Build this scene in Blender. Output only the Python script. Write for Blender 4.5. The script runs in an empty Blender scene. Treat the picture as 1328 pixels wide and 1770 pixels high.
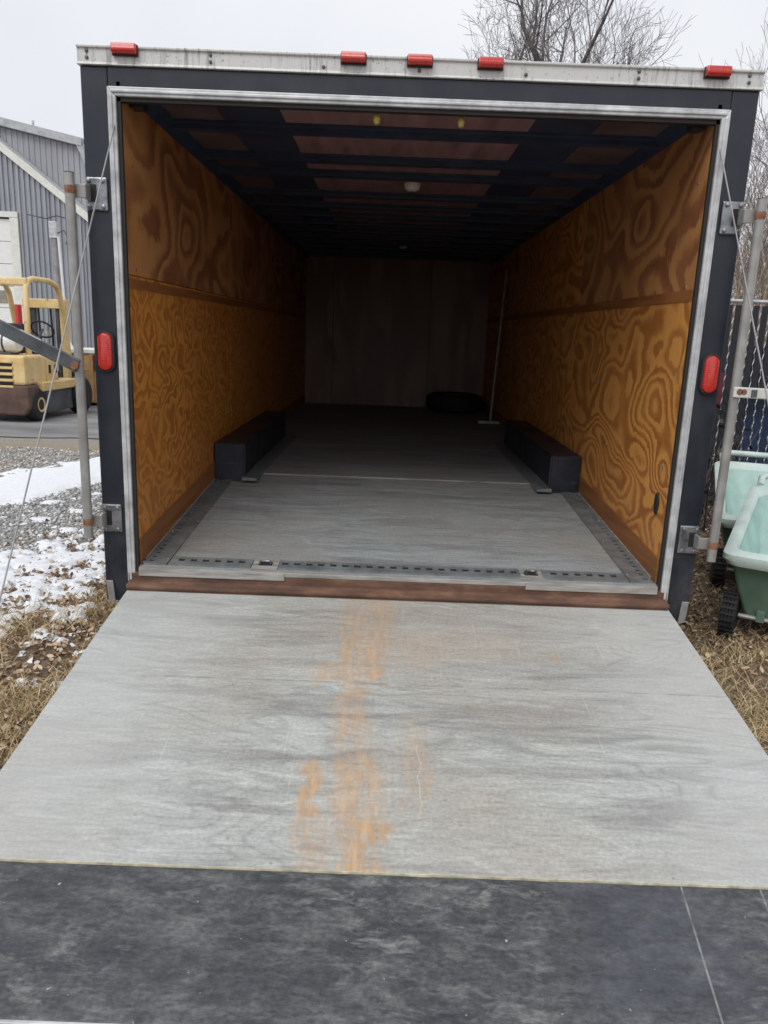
import bpy, bmesh, math, random
import numpy as np
from mathutils import Vector, Matrix, noise as mnoise

R = math.radians
rnd = random.Random(7)
scene = bpy.context.scene
C = scene.collection

# ------------------------------------------------------------------ camera
cam_d = bpy.data.cameras.new('camera'); cam = bpy.data.objects.new('camera', cam_d); C.objects.link(cam)
scene.camera = cam
cam_d.sensor_fit = 'VERTICAL'; cam_d.sensor_height = 24.0
cam_d.lens = 24.0 * 1305.44 / 1770.0
cam_d.clip_start = 0.05; cam_d.clip_end = 2000
yaw, pitch, roll = -0.0012, -0.2331, 0.0380
cp, sp, cr, sr = math.cos(pitch), math.sin(pitch), math.cos(roll), math.sin(roll)
r0 = Vector((1, 0, 0)); f0 = Vector((0, cp, sp)); u0 = Vector((0, -sp, cp))
Rz = Matrix.Rotation(yaw, 3, 'Z')
rr = Rz @ (cr * r0 + sr * u0); uu = Rz @ (-sr * r0 + cr * u0); ff = Rz @ f0
M = Matrix((rr, uu, -ff)).transposed().to_4x4()
M.translation = Vector((-0.0777, -3.1705, 1.4079))
cam.matrix_world = M

# ------------------------------------------------------------------ world: bright overcast sky
SUN_EL, SUN_AZ = R(52), R(205)          # azimuth clockwise from +Y: behind and to the left of the camera
world = bpy.data.worlds.new('World'); scene.world = world; world.use_nodes = True
wn = world.node_tree; wn.nodes.clear()
wo = wn.nodes.new('ShaderNodeOutputWorld'); bg = wn.nodes.new('ShaderNodeBackground')
sky = wn.nodes.new('ShaderNodeTexSky'); sky.sky_type = 'NISHITA'; sky.sun_disc = False
sky.sun_elevation = SUN_EL; sky.sun_rotation = SUN_AZ; sky.dust_density = 4.0; sky.air_density = 1.0
hs = wn.nodes.new('ShaderNodeHueSaturation'); hs.inputs['Saturation'].default_value = 0.25
wn.links.new(sky.outputs[0], hs.inputs['Color'])
tc = wn.nodes.new('ShaderNodeTexCoord')
cl = wn.nodes.new('ShaderNodeTexNoise'); cl.inputs['Scale'].default_value = 1.6; cl.inputs['Detail'].default_value = 4
wn.links.new(tc.outputs['Generated'], cl.inputs['Vector'])
crp = wn.nodes.new('ShaderNodeValToRGB')
crp.color_ramp.elements[0].position = .3; crp.color_ramp.elements[0].color = (6.3, 6.6, 7.35, 1)
crp.color_ramp.elements[1].position = .7; crp.color_ramp.elements[1].color = (8.3, 8.45, 8.8, 1)
wn.links.new(cl.outputs[0], crp.inputs[0])
mx = wn.nodes.new('ShaderNodeMix'); mx.data_type = 'RGBA'; mx.inputs['Factor'].default_value = 0.93
wn.links.new(hs.outputs[0], mx.inputs['A']); wn.links.new(crp.outputs[0], mx.inputs['B'])
wn.links.new(mx.outputs['Result'], bg.inputs['Color']); bg.inputs['Strength'].default_value = 0.1
wn.links.new(bg.outputs[0], wo.inputs['Surface'])

sun_d = bpy.data.lights.new('sun', 'SUN'); sun_d.energy = 1.5; sun_d.angle = R(40); sun_d.color = (1, .97, .93)
sun = bpy.data.objects.new('sun', sun_d); C.objects.link(sun)
sdir = Vector((math.sin(SUN_AZ) * math.cos(SUN_EL), math.cos(SUN_AZ) * math.cos(SUN_EL), math.sin(SUN_EL)))
sun.rotation_euler = sdir.to_track_quat('Z', 'Y').to_euler(); sun.location = sdir * 30

vs = scene.view_settings
vs.view_transform = 'Standard'; vs.look = 'None'; vs.gamma = 1; vs.use_curve_mapping = False; vs.exposure = 0.2
scene.render.engine = 'CYCLES'
scene.cycles.max_bounces = 10; scene.cycles.diffuse_bounces = 6
scene.cycles.filter_width = 1.55

# ------------------------------------------------------------------ material helpers
class NT:
    def __init__(s, name, rough=.6, metal=0., spec=.5):
        s.m = bpy.data.materials.new(name); s.m.use_nodes = True
        s.t = s.m.node_tree; s.b = s.t.nodes['Principled BSDF']
        s.b.inputs['Roughness'].default_value = rough; s.b.inputs['Metallic'].default_value = metal
        s.b.inputs['Specular IOR Level'].default_value = spec
        s.co = s.t.nodes.new('ShaderNodeTexCoord').outputs['Object']
    def L(s, a, b): s.t.links.new(a, b)
    def val(s, x, sock):
        if isinstance(x, (int, float)): sock.default_value = x
        elif isinstance(x, (tuple, list)): sock.default_value = tuple(x) + ((1,) if len(x) == 3 and sock.type == 'RGBA' else ())
        else: s.L(x, sock)
    def math(s, op, a, b=0., c=0., clamp=False):
        n = s.t.nodes.new('ShaderNodeMath'); n.operation = op; n.use_clamp = clamp
        s.val(a, n.inputs[0]); s.val(b, n.inputs[1]); s.val(c, n.inputs[2]); return n.outputs[0]
    def map(s, scale=(1, 1, 1), loc=(0, 0, 0), rot=(0, 0, 0), src=None):
        n = s.t.nodes.new('ShaderNodeMapping'); s.L(src or s.co, n.inputs[0])
        n.inputs['Scale'].default_value = scale; n.inputs['Location'].default_value = loc; n.inputs['Rotation'].default_value = rot
        return n.outputs[0]
    def noise(s, vec, scale=5, detail=3, rough=.5, dist=0, w=None):
        n = s.t.nodes.new('ShaderNodeTexNoise'); s.L(vec, n.inputs['Vector'])
        n.inputs['Scale'].default_value = scale; n.inputs['Detail'].default_value = detail
        n.inputs['Roughness'].default_value = rough; n.inputs['Distortion'].default_value = dist
        if w is not None: n.noise_dimensions = '4D'; s.val(w, n.inputs['W'])
        return n.outputs[0]
    def ramp(s, f, stops, interp='LINEAR'):
        n = s.t.nodes.new('ShaderNodeValToRGB'); s.L(f, n.inputs[0]); n.color_ramp.interpolation = interp
        e = n.color_ramp.elements
        while len(e) < len(stops): e.new(.5)
        for el, (p, c) in zip(e, stops):
            el.position = p
            if isinstance(c, (int, float)): c = (c, c, c)
            el.color = tuple(c) + (1,)
        return n.outputs[0]
    def mix(s, f, a, b, mode='MIX'):
        n = s.t.nodes.new('ShaderNodeMix'); n.data_type = 'RGBA'; n.blend_type = mode
        s.val(f, n.inputs['Factor']); s.val(a, n.inputs['A']); s.val(b, n.inputs['B']); return n.outputs['Result']
    def xyz(s, vec=None):
        n = s.t.nodes.new('ShaderNodeSeparateXYZ'); s.L(vec or s.co, n.inputs[0]); return n.outputs
    def rand(s): return s.t.nodes.new('ShaderNodeObjectInfo').outputs['Random']
    def island(s): return s.t.nodes.new('ShaderNodeNewGeometry').outputs['Random Per Island']
    def bump(s, h, strength=.3, dist=.01):
        n = s.t.nodes.new('ShaderNodeBump'); s.L(h, n.inputs['Height'])
        n.inputs['Strength'].default_value = strength; n.inputs['Distance'].default_value = dist
        s.L(n.outputs[0], s.b.inputs['Normal'])
    def col(s, c): s.val(c, s.b.inputs['Base Color'])
    def rgh(s, r): s.val(r, s.b.inputs['Roughness'])
    def soft(s, x, c, w, f=.3):                     # 1 inside |x-c|<w, fading over f*w
        d = s.math('ABSOLUTE', s.math('SUBTRACT', x, c))
        return s.math('SUBTRACT', 1 + 1 / f, s.math('DIVIDE', d, w * f), clamp=True)

def simple(name, c, rough=.6, metal=0., var=.25, scale=8, bump=0., spec=.5, stretch=(1, 1, 1)):
    n = NT(name, rough, metal, spec)
    f = n.noise(n.map(stretch), scale, 4, .6)
    lo = tuple(x * (1 - var) for x in c); hi = tuple(min(1, x * (1 + var)) for x in c)
    n.col(n.ramp(f, [(.3, lo), (.7, hi)]))
    n.rgh(n.math('MULTIPLY_ADD', f, .25, rough - .12))
    if bump: n.bump(n.noise(n.co, scale * 6, 3), bump, .004)
    return n.m

def ply(name, light, dark, scale, freq, stretch, jag=.5, wide=.5):
    n = NT(name, .42, 0, .35)
    w = n.math('MULTIPLY', n.rand(), 37.)
    v = n.map(stretch)
    warp = n.t.nodes.new('ShaderNodeVectorMath'); warp.operation = 'MULTIPLY_ADD'
    wn_ = n.t.nodes.new('ShaderNodeTexNoise'); wn_.noise_dimensions = '4D'; n.L(v, wn_.inputs['Vector']); n.L(w, wn_.inputs['W'])
    wn_.inputs['Scale'].default_value = scale * 2.6; wn_.inputs['Detail'].default_value = 3
    n.L(wn_.outputs['Color'], warp.inputs[0]); warp.inputs[1].default_value = (.16 / scale,) * 3; n.L(v, warp.inputs[2])
    big = n.noise(warp.outputs[0], scale, 1.0, .35, .35, w)
    mid = n.noise(n.map((16, 16, 10)), 1.8, 3, .6, .4, w)
    fine = n.noise(n.map((5, 5, 90)), 2.0, 3, .6, 0, w)
    ph = n.math('MULTIPLY_ADD', big, freq * 6.283, n.math('MULTIPLY', mid, jag * 3))
    ph = n.math('MULTIPLY_ADD', fine, .6, ph)
    # early-wood to late-wood: a slow rise, then a sharp edge at each ring
    s = n.math('FRACT', n.math('DIVIDE', ph, 6.283))
    f = n.ramp(s, [(.0, 1.), (.09, .2), (.18, 0.), (.42, .12), (.62, .75), (.80, 1.), (1., 1.)])
    wid = n.noise(v, scale * 1.5, 2, .5, 0, n.math('ADD', w, 9.))
    f = n.math('MULTIPLY', f, n.ramp(wid, [(.28, .5), (.55, 1.)]))
    tone = n.noise(n.map((1, .8, .8)), 1.6, 3, .5, 0, n.math('ADD', w, 3.))
    lt = n.mix(n.ramp(tone, [(.35, 0.), (.7, 1.)]), light, tuple(a * .55 + b * .45 for a, b in zip(light, dark)))
    col = n.mix(f, lt, dark)
    gr = n.ramp(n.noise(n.map((70, 70, 3)), 5, 2, .6), [(.35, .86), (.7, 1.06)])
    n.col(n.mix(1., col, gr, 'MULTIPLY'))
    n.rgh(n.math('MULTIPLY_ADD', fine, .2, .36))
    n.bump(n.math('MULTIPLY_ADD', f, .4, fine), .12, .003)
    return n.m

MAT = {}
MAT['ply_fine'] = ply('plywood fine swirl', (.70, .30, .062), (.41, .15, .032), 6.2, 8., (1, .95, 1.15), 1.6)
MAT['ply_swirl'] = ply('plywood bold swirl', (.80, .38, .10), (.40, .15, .036), 2.4, 14., (1, .8, 1.2), 1.4)
MAT['ply_bold'] = ply('plywood broad swirl', (.58, .28, .10), (.27, .105, .046), 1.9, 9., (1, .8, 1.15), 1.2)
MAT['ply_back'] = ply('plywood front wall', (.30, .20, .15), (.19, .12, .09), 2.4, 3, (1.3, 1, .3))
MAT['skirt'] = simple('brown skirting board', (.27, .105, .032), .5, 0, .3, 3, .15, stretch=(1, .6, 8))
def frame_mat():
    n = NT('navy black frame paint', .33)
    x, y, z = n.xyz()
    a = n.noise(n.map((1, 1, .6)), 5, 5, .65); b = n.noise(n.co, 60, 3, .7); sc = n.noise(n.map((9, 9, 60)), 1.5, 4, .6)
    c = n.ramp(a, [(.3, (.011, .015, .024)), (.7, (.023, .028, .040))])
    dust = n.math('MULTIPLY', n.ramp(a, [(.45, 0.), (.7, 1.)]), n.ramp(z, [(.22, .8), (.75, .12)]))
    c = n.mix(n.math('MULTIPLY', dust, n.ramp(b, [(.35, .2), (.65, .8)])), c, (.10, .095, .085))
    c = n.mix(n.ramp(sc, [(.70, 0.), (.78, .55)]), c, (.09, .095, .10))
    n.col(c); n.rgh(n.ramp(a, [(.3, .26), (.7, .46)])); n.bump(n.math('ADD', a, n.math('MULTIPLY', b, .15)), .12, .006); return n.m
MAT['black_frame'] = frame_mat()
def box_mat():
    n = NT('scuffed black sheet metal', .42)
    a = n.noise(n.co, 5, 5, .7); sc = n.noise(n.map((4, 9, 30), (0, 0, 0), (.3, 0, 0)), 2, 5, .7); b = n.noise(n.co, 50, 3)
    c = n.ramp(a, [(.3, (.011, .014, .022)), (.7, (.03, .036, .05))])
    c = n.mix(n.ramp(sc, [(.60, 0.), (.74, .6)]), c, (.11, .105, .10))
    n.col(c); n.rgh(n.ramp(a, [(.3, .3), (.7, .55)])); n.bump(n.math('MULTIPLY_ADD', b, .2, a), .25, .01); return n.m
MAT['black_box'] = box_mat()
MAT['seal'] = simple('dark rubber seal', (.02, .018, .016), .7)
MAT['galv'] = simple('dull galvanised steel', (.52, .53, .54), .42, .25, .3, 14, .1)
MAT['rail'] = simple('grey steel track', (.19, .205, .21), .45, .25, .3, 10, .1)
MAT['slot'] = simple('dark slot', (.015, .015, .015), .8)
MAT['chrome'] = simple('zinc hardware', (.27, .28, .30), .3, .7, .5, 20, .1)
MAT['rod'] = simple('aged zinc tube', (.34, .335, .32), .42, .4, .25, 9, .1)
MAT['lever_dark'] = simple('dull dark lever', (.10, .11, .12), .4, .4, .5, 7, .1)
MAT['white_lever'] = simple('off white lever', (.62, .62, .58), .5, 0, .15, 12, .1)
MAT['rust_spot'] = simple('rust spot', (.23, .105, .06), .8, 0, .4, 40)
MAT['dome'] = simple('white lamp lens', (.75, .74, .70), .35, 0, .05)
MAT['brass'] = simple('yellow bulb cap', (.45, .33, .08), .4, 0, .2)
MAT['shade_blue_bow'] = simple('black roof bow with shade blue', (.03, .045, .085), .5, 0, .3)  # black steel bows; blue of the interior shade put into their colour
MAT['ceil_mid'] = simple('brown luan ceiling', (.27, .16, .165), .6, 0, .25, 4, 0, stretch=(4, .5, 1))
MAT['ceil_dark'] = simple('dark ceiling sheet', (.032, .043, .08), .55, 0, .3, 4)  # bluish cast of the shadows painted into the dark side sheets
MAT['ceil_edge'] = simple('brown ceiling edge sheet', (.12, .085, .085), .6, 0, .35, 4)
MAT['black_rubber'] = simple('black rubber', (.018, .018, .02), .7, 0, .4, 15, .2)
MAT['wire'] = simple('steel cable', (.30, .30, .30), .45, .4, .2)
MAT['rawwood'] = simple('raw wood edge', (.52, .48, .34), .8, 0, .35, 30)
MAT['sill_wood'] = simple('worn pale sill strip', (.30, .285, .265), .6, 0, .4, 6, .2, stretch=(1, 8, 8))
MAT['white_paint'] = simple('white paint', (.78, .78, .76), .5, 0, .06)
MAT['grey_side'] = simple('outer dark skin', (.02, .023, .032), .35)

def red_lens(name):
    n = NT(name, .18, 0, .6)
    f = n.noise(n.map((60, 60, 60)), 2, 2)
    n.col(n.ramp(f, [(.3, (.46, .022, .018)), (.7, (.60, .04, .028))]))
    n.bump(n.math('SINE', n.math('MULTIPLY', n.xyz()[2], 700)), .12, .001)
    n.b.inputs['Coat Weight'].default_value = .4
    return n.m
MAT['red'] = red_lens('red lamp lens')

def rust_mat():
    n = NT('rusted steel', .8)
    a = n.noise(n.map((1, 3, 3)), 6, 5, .65); b = n.noise(n.co, 55, 3)
    c = n.ramp(a, [(.3, (.055, .03, .02)), (.5, (.125, .06, .037)), (.7, (.22, .12, .07))])
    n.col(n.mix(n.math('MULTIPLY', b, .5), c, (.09, .05, .035))); n.bump(b, .5, .004); return n.m
MAT['rust'] = rust_mat()

def cap_mat():
    n = NT('dirty white aluminium cap', .38, .15)
    st = n.noise(n.map((28, 4, 3)), 2.2, 5, .7); sp_ = n.noise(n.co, 70, 4, .6); bl = n.noise(n.co, 3, 3)
    z = n.xyz()[2]
    g = n.math('MULTIPLY', n.ramp(st, [(.5, 0.), (.72, 1.)]), n.ramp(bl, [(.42, .1), (.62, 1.)]))
    g = n.math('MAXIMUM', n.math('MULTIPLY', g, .95), n.ramp(sp_, [(.62, 0.), (.7, .8)]))
    n.col(n.mix(g, (.60, .60, .585), (.10, .095, .08))); n.bump(sp_, .1, .002); return n.m
MAT['cap'] = cap_mat()

def weather_ply(name, dovetail=False):
    n = NT(name, .62, 0, .35)
    x, y, z = n.xyz()
    wv = n.noise(n.map((.9, 3.4, 0)), 1.5, 3, .55, .6)
    warp = n.math('MULTIPLY_ADD', wv, .42, y)
    cmb = n.t.nodes.new('ShaderNodeCombineXYZ'); n.L(n.math('MULTIPLY', x, .9), cmb.inputs[0]); n.L(n.math('MULTIPLY', warp, 9.), cmb.inputs[1])
    v = cmb.outputs[0]
    grain = n.noise(v, 1.7, 8, .74, .15)
    streak = n.noise(n.map((1.3, 9, 0), (3, 1, 0)), 1.0, 4, .6, .8)
    fine = n.noise(n.map((7, 48, 0)), 1.6, 5, .72)
    spot = n.noise(n.map((1, 1, 0)), 85, 3, .7)
    big = n.noise(n.map((1, 1.4, 0)), 1.1, 3, .5)
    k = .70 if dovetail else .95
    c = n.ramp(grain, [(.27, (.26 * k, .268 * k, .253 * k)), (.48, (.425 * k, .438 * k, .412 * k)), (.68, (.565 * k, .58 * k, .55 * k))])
    c = n.mix(n.math('MULTIPLY', n.ramp(streak, [(.52, 0.), (.68, 1.)]), .72), c, (.225 * k, .212 * k, .21 * k))
    c = n.mix(n.math('MULTIPLY', n.ramp(big, [(.40, 0.), (.60, 1.)]), .62), c, (.41 * k, .375 * k, .325 * k))
    c = n.mix(.40, c, n.ramp(fine, [(.28, .5), (.72, 1.42)]), 'MULTIPLY')
    c = n.mix(.65, c, n.ramp(spot, [(.3, .70), (.7, 1.25)]), 'MULTIPLY')
    c = n.mix(n.math('MULTIPLY', n.ramp(n.noise(n.map((1, 1, 0), (4, 2, 0)), 40, 2), [(.72, 0.), (.76, 1.)]), .5), c, (.12, .12, .12))
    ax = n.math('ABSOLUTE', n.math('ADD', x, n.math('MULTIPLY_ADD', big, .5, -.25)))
    c = n.mix(n.math('MULTIPLY', n.ramp(ax, [(.55, 0.), (1., 1.)]), .0 if dovetail else .42), c, (.53, .555, .55))  # paler bluish edges: sky sheen painted in along with cleaner wood
    # peeled face veneer: thin darker contour lines that follow the grain
    cn = n.noise(n.map((.55, 2.3, 0), (2.7, .4, 0)), 1.25, 2, .5, .5)
    cf = n.math('FRACT', n.math('MULTIPLY_ADD', fine, .25, n.math('MULTIPLY', cn, 30.)))
    cm = n.math('MULTIPLY', n.ramp(cf, [(.0, 1.), (.16, .35), (.34, 0.), (.86, 0.), (1., .9)]), n.ramp(n.noise(n.map((1.2, 2, 0), (7, 3, 0)), 1.3, 3, .6), [(.42, 0.), (.64, .36)]))
    c = n.mix(cm, c, (.19 * k, .19 * k, .18 * k))
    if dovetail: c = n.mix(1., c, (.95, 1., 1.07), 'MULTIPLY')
    # long scuffs running up and down the deck
    scf = n.noise(n.map((55, 1.3, 0)), 1.2, 3, .55)
    c = n.mix(n.math('MULTIPLY', n.ramp(scf, [(.66, 0.), (.74, 1.)]), .3), c, (.70 * k, .69 * k, .66 * k))
    if not dovetail:
        brk = n.noise(n.map((17, 3.2, 0)), 1.7, 6, .75)
        brk2 = n.noise(n.map((60, 9, 0)), 1.2, 4, .7)
        brk3 = n.noise(n.map((5, 40, 0)), 1.3, 4, .7)
        wob = n.math('MULTIPLY_ADD', n.noise(n.map((2.5, 6, 0)), 1.8, 4, .6), .13, n.math('ADD', x, -.065))
        wy = n.math('MULTIPLY_ADD', n.noise(n.map((14, 3, 0)), 1.8, 4, .6), .16, n.math('ADD', y, -.08))
        tot = None
        for xc, yc, w, h, a in STAINS:
            m_ = n.math('MULTIPLY', n.math('MULTIPLY', n.soft(wob, xc, w * .55, 1.2), n.soft(wy, yc, h * .7, .7)), a)
            tot = m_ if tot is None else n.math('MAXIMUM', tot, m_)
        st = n.math('MULTIPLY', tot, n.ramp(brk, [(.36, .12), (.50, 1.)]))
        st = n.math('MULTIPLY', st, n.ramp(brk2, [(.36, .3), (.52, 1.)]))
        st = n.math('MULTIPLY', st, n.ramp(brk3, [(.28, .45), (.55, 1.)]))
        c = n.mix(st, c, n.ramp(brk, [(.40, (.40, .255, .14)), (.70, (.62, .43, .27))]))
        drip = n.math('MULTIPLY', n.soft(n.math('MULTIPLY_ADD', n.noise(n.map((0, 9, 0)), 1.5, 3), .04, x), .082, .0018, .8), n.soft(y, -1.13, .13, .3))
        c = n.mix(n.math('MULTIPLY', drip, .28), c, (.68, .62, .48))
        ln = n.math('MULTIPLY', n.soft(n.math('MULTIPLY_ADD', wv, .01, y), -.650, .003, .8), n.ramp(n.noise(n.map((6, 1, 0)), 2, 2), [(.35, 0.), (.75, .55)]))
        c = n.mix(ln, c, (.14, .135, .13))
    n.col(c)
    n.rgh(n.ramp(grain, [(.3, .72), (.7, .5)]))
    n.bump(n.math('MULTIPLY_ADD', fine, .6, grain), .28, .004)
    return n.m
STAINS = [(-.185, -.20, .05, .22, .5), (-.18, -.42, .05, .16, .85), (-.072, -.22, .06, .26, .6), (-.085, -.45, .055, .2, .9), (-.20, -.60, .13, .07, .7),
          (-.16, -.80, .06, .22, .75), (-.14, -1.02, .06, .2, .6), (-.125, -1.22, .085, .2, .8), (-.10, -1.41, .07, .14, 1.1),
          (-.268, -1.20, .034, .12, 1.1), (-.24, -1.40, .05, .12, .55), (.08, -.42, .11, .12, .3), (.05, -1.05, .05, .22, .4), (.60, -.45, .03, .03, .4), (.30, -.38, .2, .10, .16)]

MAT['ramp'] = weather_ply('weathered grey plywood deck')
MAT['floor'] = weather_ply('worn interior plywood floor', True)

def flap_mat():
    n = NT('worn black plywood', .5, 0, .4)
    x, y, z = n.xyz()
    a = n.noise(n.map((2.6, 4.4, 0)), 2.0, 9, .80, .2); b = n.noise(n.map((2.5, 34, 0)), 2, 5, .7)
    g = n.noise(n.map((1, 1.7, 0)), 48, 5, .75); big = n.noise(n.map((1.2, 1.2, 0), (5, 0, 0)), 1.5, 2)
    sc = n.noise(n.map((7, 16, 0), (2, 7, 0), (0, 0, .45)), 1.6, 6, .72, .5)
    c = n.ramp(a, [(.30, (.030, .032, .038)), (.50, (.066, .068, .073)), (.74, (.17, .172, .168))])
    f2 = n.math('MULTIPLY', n.ramp(sc, [(.50, 0.), (.70, 1.)]), n.ramp(big, [(.38, .15), (.62, .75)]))
    c = n.mix(f2, c, (.26, .262, .245))
    c = n.mix(.75, c, n.ramp(g, [(.3, .45), (.7, 1.6)]), 'MULTIPLY')
    c = n.mix(.5, c, n.ramp(b, [(.3, .6), (.7, 1.35)]), 'MULTIPLY')
    c = n.mix(n.ramp(n.noise(n.map((1, 1, 0), (1, 3, 0)), 45, 2), [(.73, 0.), (.78, .8)]), c, (.48, .47, .42))
    gl = n.math('MULTIPLY', n.soft(n.math('MULTIPLY_ADD', a, .5, x), .86, .13, .8), n.soft(y, -1.66, .13, .6))
    c = n.mix(n.math('MULTIPLY', n.math('MULTIPLY', gl, n.ramp(a, [(.3, .1), (.55, .5)])), n.ramp(b, [(.36, 0.), (.48, 1.)])), c, (.07, .076, .098))
    for x0, k in ((.73, -.10), (.935, -.12)):
        l_ = n.math('MULTIPLY_ADD', y, k, n.math('ADD', x, k * 1.48))
        c = n.mix(n.math('MULTIPLY', n.soft(l_, x0, .0018, .8), n.ramp(n.noise(n.map((4, 14, 0)), 2, 3), [(.34, .1), (.60, .5)])), c, (.42, .42, .40))
    n.col(c)
    n.rgh(n.mix(gl, n.ramp(a, [(.3, .45), (.7, .7)]), (.34, .34, .34)))
    n.bump(n.math('MULTIPLY_ADD', b, .5, g), .35, .003)
    return n.m
MAT['flap'] = flap_mat()

# ------------------------------------------------------------------ mesh helpers
class MB:
    def __init__(s): s.v = []; s.f = []
    def add(s, vs, fs):
        o = len(s.v); s.v += [tuple(p) for p in vs]; s.f += [tuple(i + o for i in f) for f in fs]; return s
    def box(s, x0, x1, y0, y1, z0, z1, zf=None):
        # zf(y): optional floor following offset
        v = [(x, y, z + (zf(y) if zf else 0)) for z in (z0, z1) for y in (y0, y1) for x in (x0, x1)]
        return s.add(v, [(0, 2, 3, 1), (4, 5, 7, 6), (0, 1, 5, 4), (2, 6, 7, 3), (0, 4, 6, 2), (1, 3, 7, 5)])
    def bar(s, a, b, w, h, up=(0, 0, 1)):
        a, b = Vector(a), Vector(b); d = (b - a).normalized(); u = Vector(up)
        sx = d.cross(u).normalized(); u = sx.cross(d).normalized()
        v = [p + sx * (i * w / 2) + u * (j * h / 2) for p in (a, b) for j in (-1, 1) for i in (-1, 1)]
        return s.add(v, [(0, 2, 3, 1), (4, 5, 7, 6), (0, 1, 5, 4), (2, 6, 7, 3), (0, 4, 6, 2), (1, 3, 7, 5)])
    def tube(s, pts, rad, n=8, caps=True):
        pts = [Vector(p) for p in pts]; N = len(pts)
        rads = rad if isinstance(rad, (list, tuple)) else [rad] * N
        o = len(s.v); prev = None
        for i, p in enumerate(pts):
            d = (pts[min(i + 1, N - 1)] - pts[max(i - 1, 0)]).normalized()
            if prev is None: a = d.orthogonal().normalized()
            else:
                a = prev - d * prev.dot(d)
                a = a.normalized() if a.length > 1e-6 else d.orthogonal().normalized()
            prev = a; b = d.cross(a)
            for k in range(n):
                t = 2 * math.pi * k / n
                s.v.append(tuple(p + (a * math.cos(t) + b * math.sin(t)) * rads[i]))
        for i in range(N - 1):
            for k in range(n):
                k2 = (k + 1) % n
                s.f.append((o + i * n + k, o + i * n + k2, o + (i + 1) * n + k2, o + (i + 1) * n + k))
        if caps:
            s.f.append(tuple(o + k for k in reversed(range(n)))); s.f.append(tuple(o + (N - 1) * n + k for k in range(n)))
        return s
    def prism(s, poly, axis, a0, a1):
        # polygon in the plane across `axis` (0:x -> (y,z), 1:y -> (x,z), 2:z -> (x,y))
        def P(p, a): return (a, p[0], p[1]) if axis == 0 else (p[0], a, p[1]) if axis == 1 else (p[0], p[1], a)
        n = len(poly); v = [P(p, a0) for p in poly] + [P(p, a1) for p in poly]
        f = [tuple(range(n)), tuple(reversed(range(n, 2 * n)))] + [(i, i + n, (i + 1) % n + n, (i + 1) % n) for i in range(n)]
        return s.add(v, f)
    def lathe(s, prof, c, axis=2, n=20):
        # prof: (radius, height) pairs about `axis` through c
        o = len(s.v); c = Vector(c)
        for r_, h in prof:
            for k in range(n):
                t = 2 * math.pi * k / n; a, b = r_ * math.cos(t), r_ * math.sin(t)
                p = (h, a, b) if axis == 0 else (a, h, b) if axis == 1 else (a, b, h)
                s.v.append(tuple(c + Vector(p)))
        for i in range(len(prof) - 1):
            for k in range(n):
                k2 = (k + 1) % n; s.f.append((o + i * n + k, o + i * n + k2, o + (i + 1) * n + k2, o + (i + 1) * n + k))
        s.f.append(tuple(o + k for k in range(n))); s.f.append(tuple(o + (len(prof) - 1) * n + k for k in range(n)))
        return s
    def build(s, name, m, parent=None, bevel=0., smooth=False, seg=2, loc=None, rot=None):
        me = bpy.data.meshes.new(name); me.from_pydata(s.v, [], s.f); me.update()
        bm = bmesh.new(); bm.from_mesh(me); bmesh.ops.recalc_face_normals(bm, faces=bm.faces); bm.to_mesh(me); bm.free()
        if smooth: me.shade_smooth() if hasattr(me, 'shade_smooth') else None
        if isinstance(m, str): m = MAT[m]
        me.materials.append(m)
        o = bpy.data.objects.new(name, me); C.objects.link(o)
        if parent: o.parent = parent
        if loc: o.location = loc
        if rot: o.rotation_euler = rot
        if bevel:
            b = o.modifiers.new('bevel', 'BEVEL'); b.width = bevel; b.segments = seg; b.limit_method = 'ANGLE'; b.angle_limit = R(35)
            if smooth is None: pass
        if smooth:
            try:
                me.set_sharp_from_angle(angle=R(40))
            except Exception: pass
        return o
def tag(o, label=None, cat=None, group=None, kind=None):
    if label: o['label'] = label
    if cat: o['category'] = cat
    if group: o['group'] = group
    if kind: o['kind'] = kind
    return o
def thing(name, label, cat, loc=(0, 0, 0), rz=0, group=None):
    o = bpy.data.objects.new(name, None); C.objects.link(o); o.location = loc; o.rotation_euler = (0, 0, rz)
    o.empty_display_size = .1
    return tag(o, label, cat, group)
def copy_obj(o, parent, loc=None):
    c = o.copy(); C.objects.link(c); c.parent = parent
    if loc is not None: c.location = loc
    return c
def copy_tree(o, parent=None):
    c = o.copy(); C.objects.link(c); c.parent = parent
    for ch in [k for k in list(bpy.data.objects) if k.parent == o]: copy_tree(ch, c)
    return c
def bulk(name, V, F, m, loop=4, parent=None):
    me = bpy.data.meshes.new(name); V = np.asarray(V, np.float32); F = np.asarray(F, np.int32)
    me.vertices.add(len(V)); me.vertices.foreach_set('co', V.ravel())
    me.loops.add(F.size); me.loops.foreach_set('vertex_index', F.ravel())
    me.polygons.add(len(F)); me.polygons.foreach_set('loop_start', np.arange(0, F.size, loop, dtype=np.int32))
    me.update(calc_edges=True); me.validate()
    me.materials.append(MAT[m] if isinstance(m, str) else m)
    o = bpy.data.objects.new(name, me); C.objects.link(o)
    if parent: o.parent = parent
    return o

G = -0.03          # ground level

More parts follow.
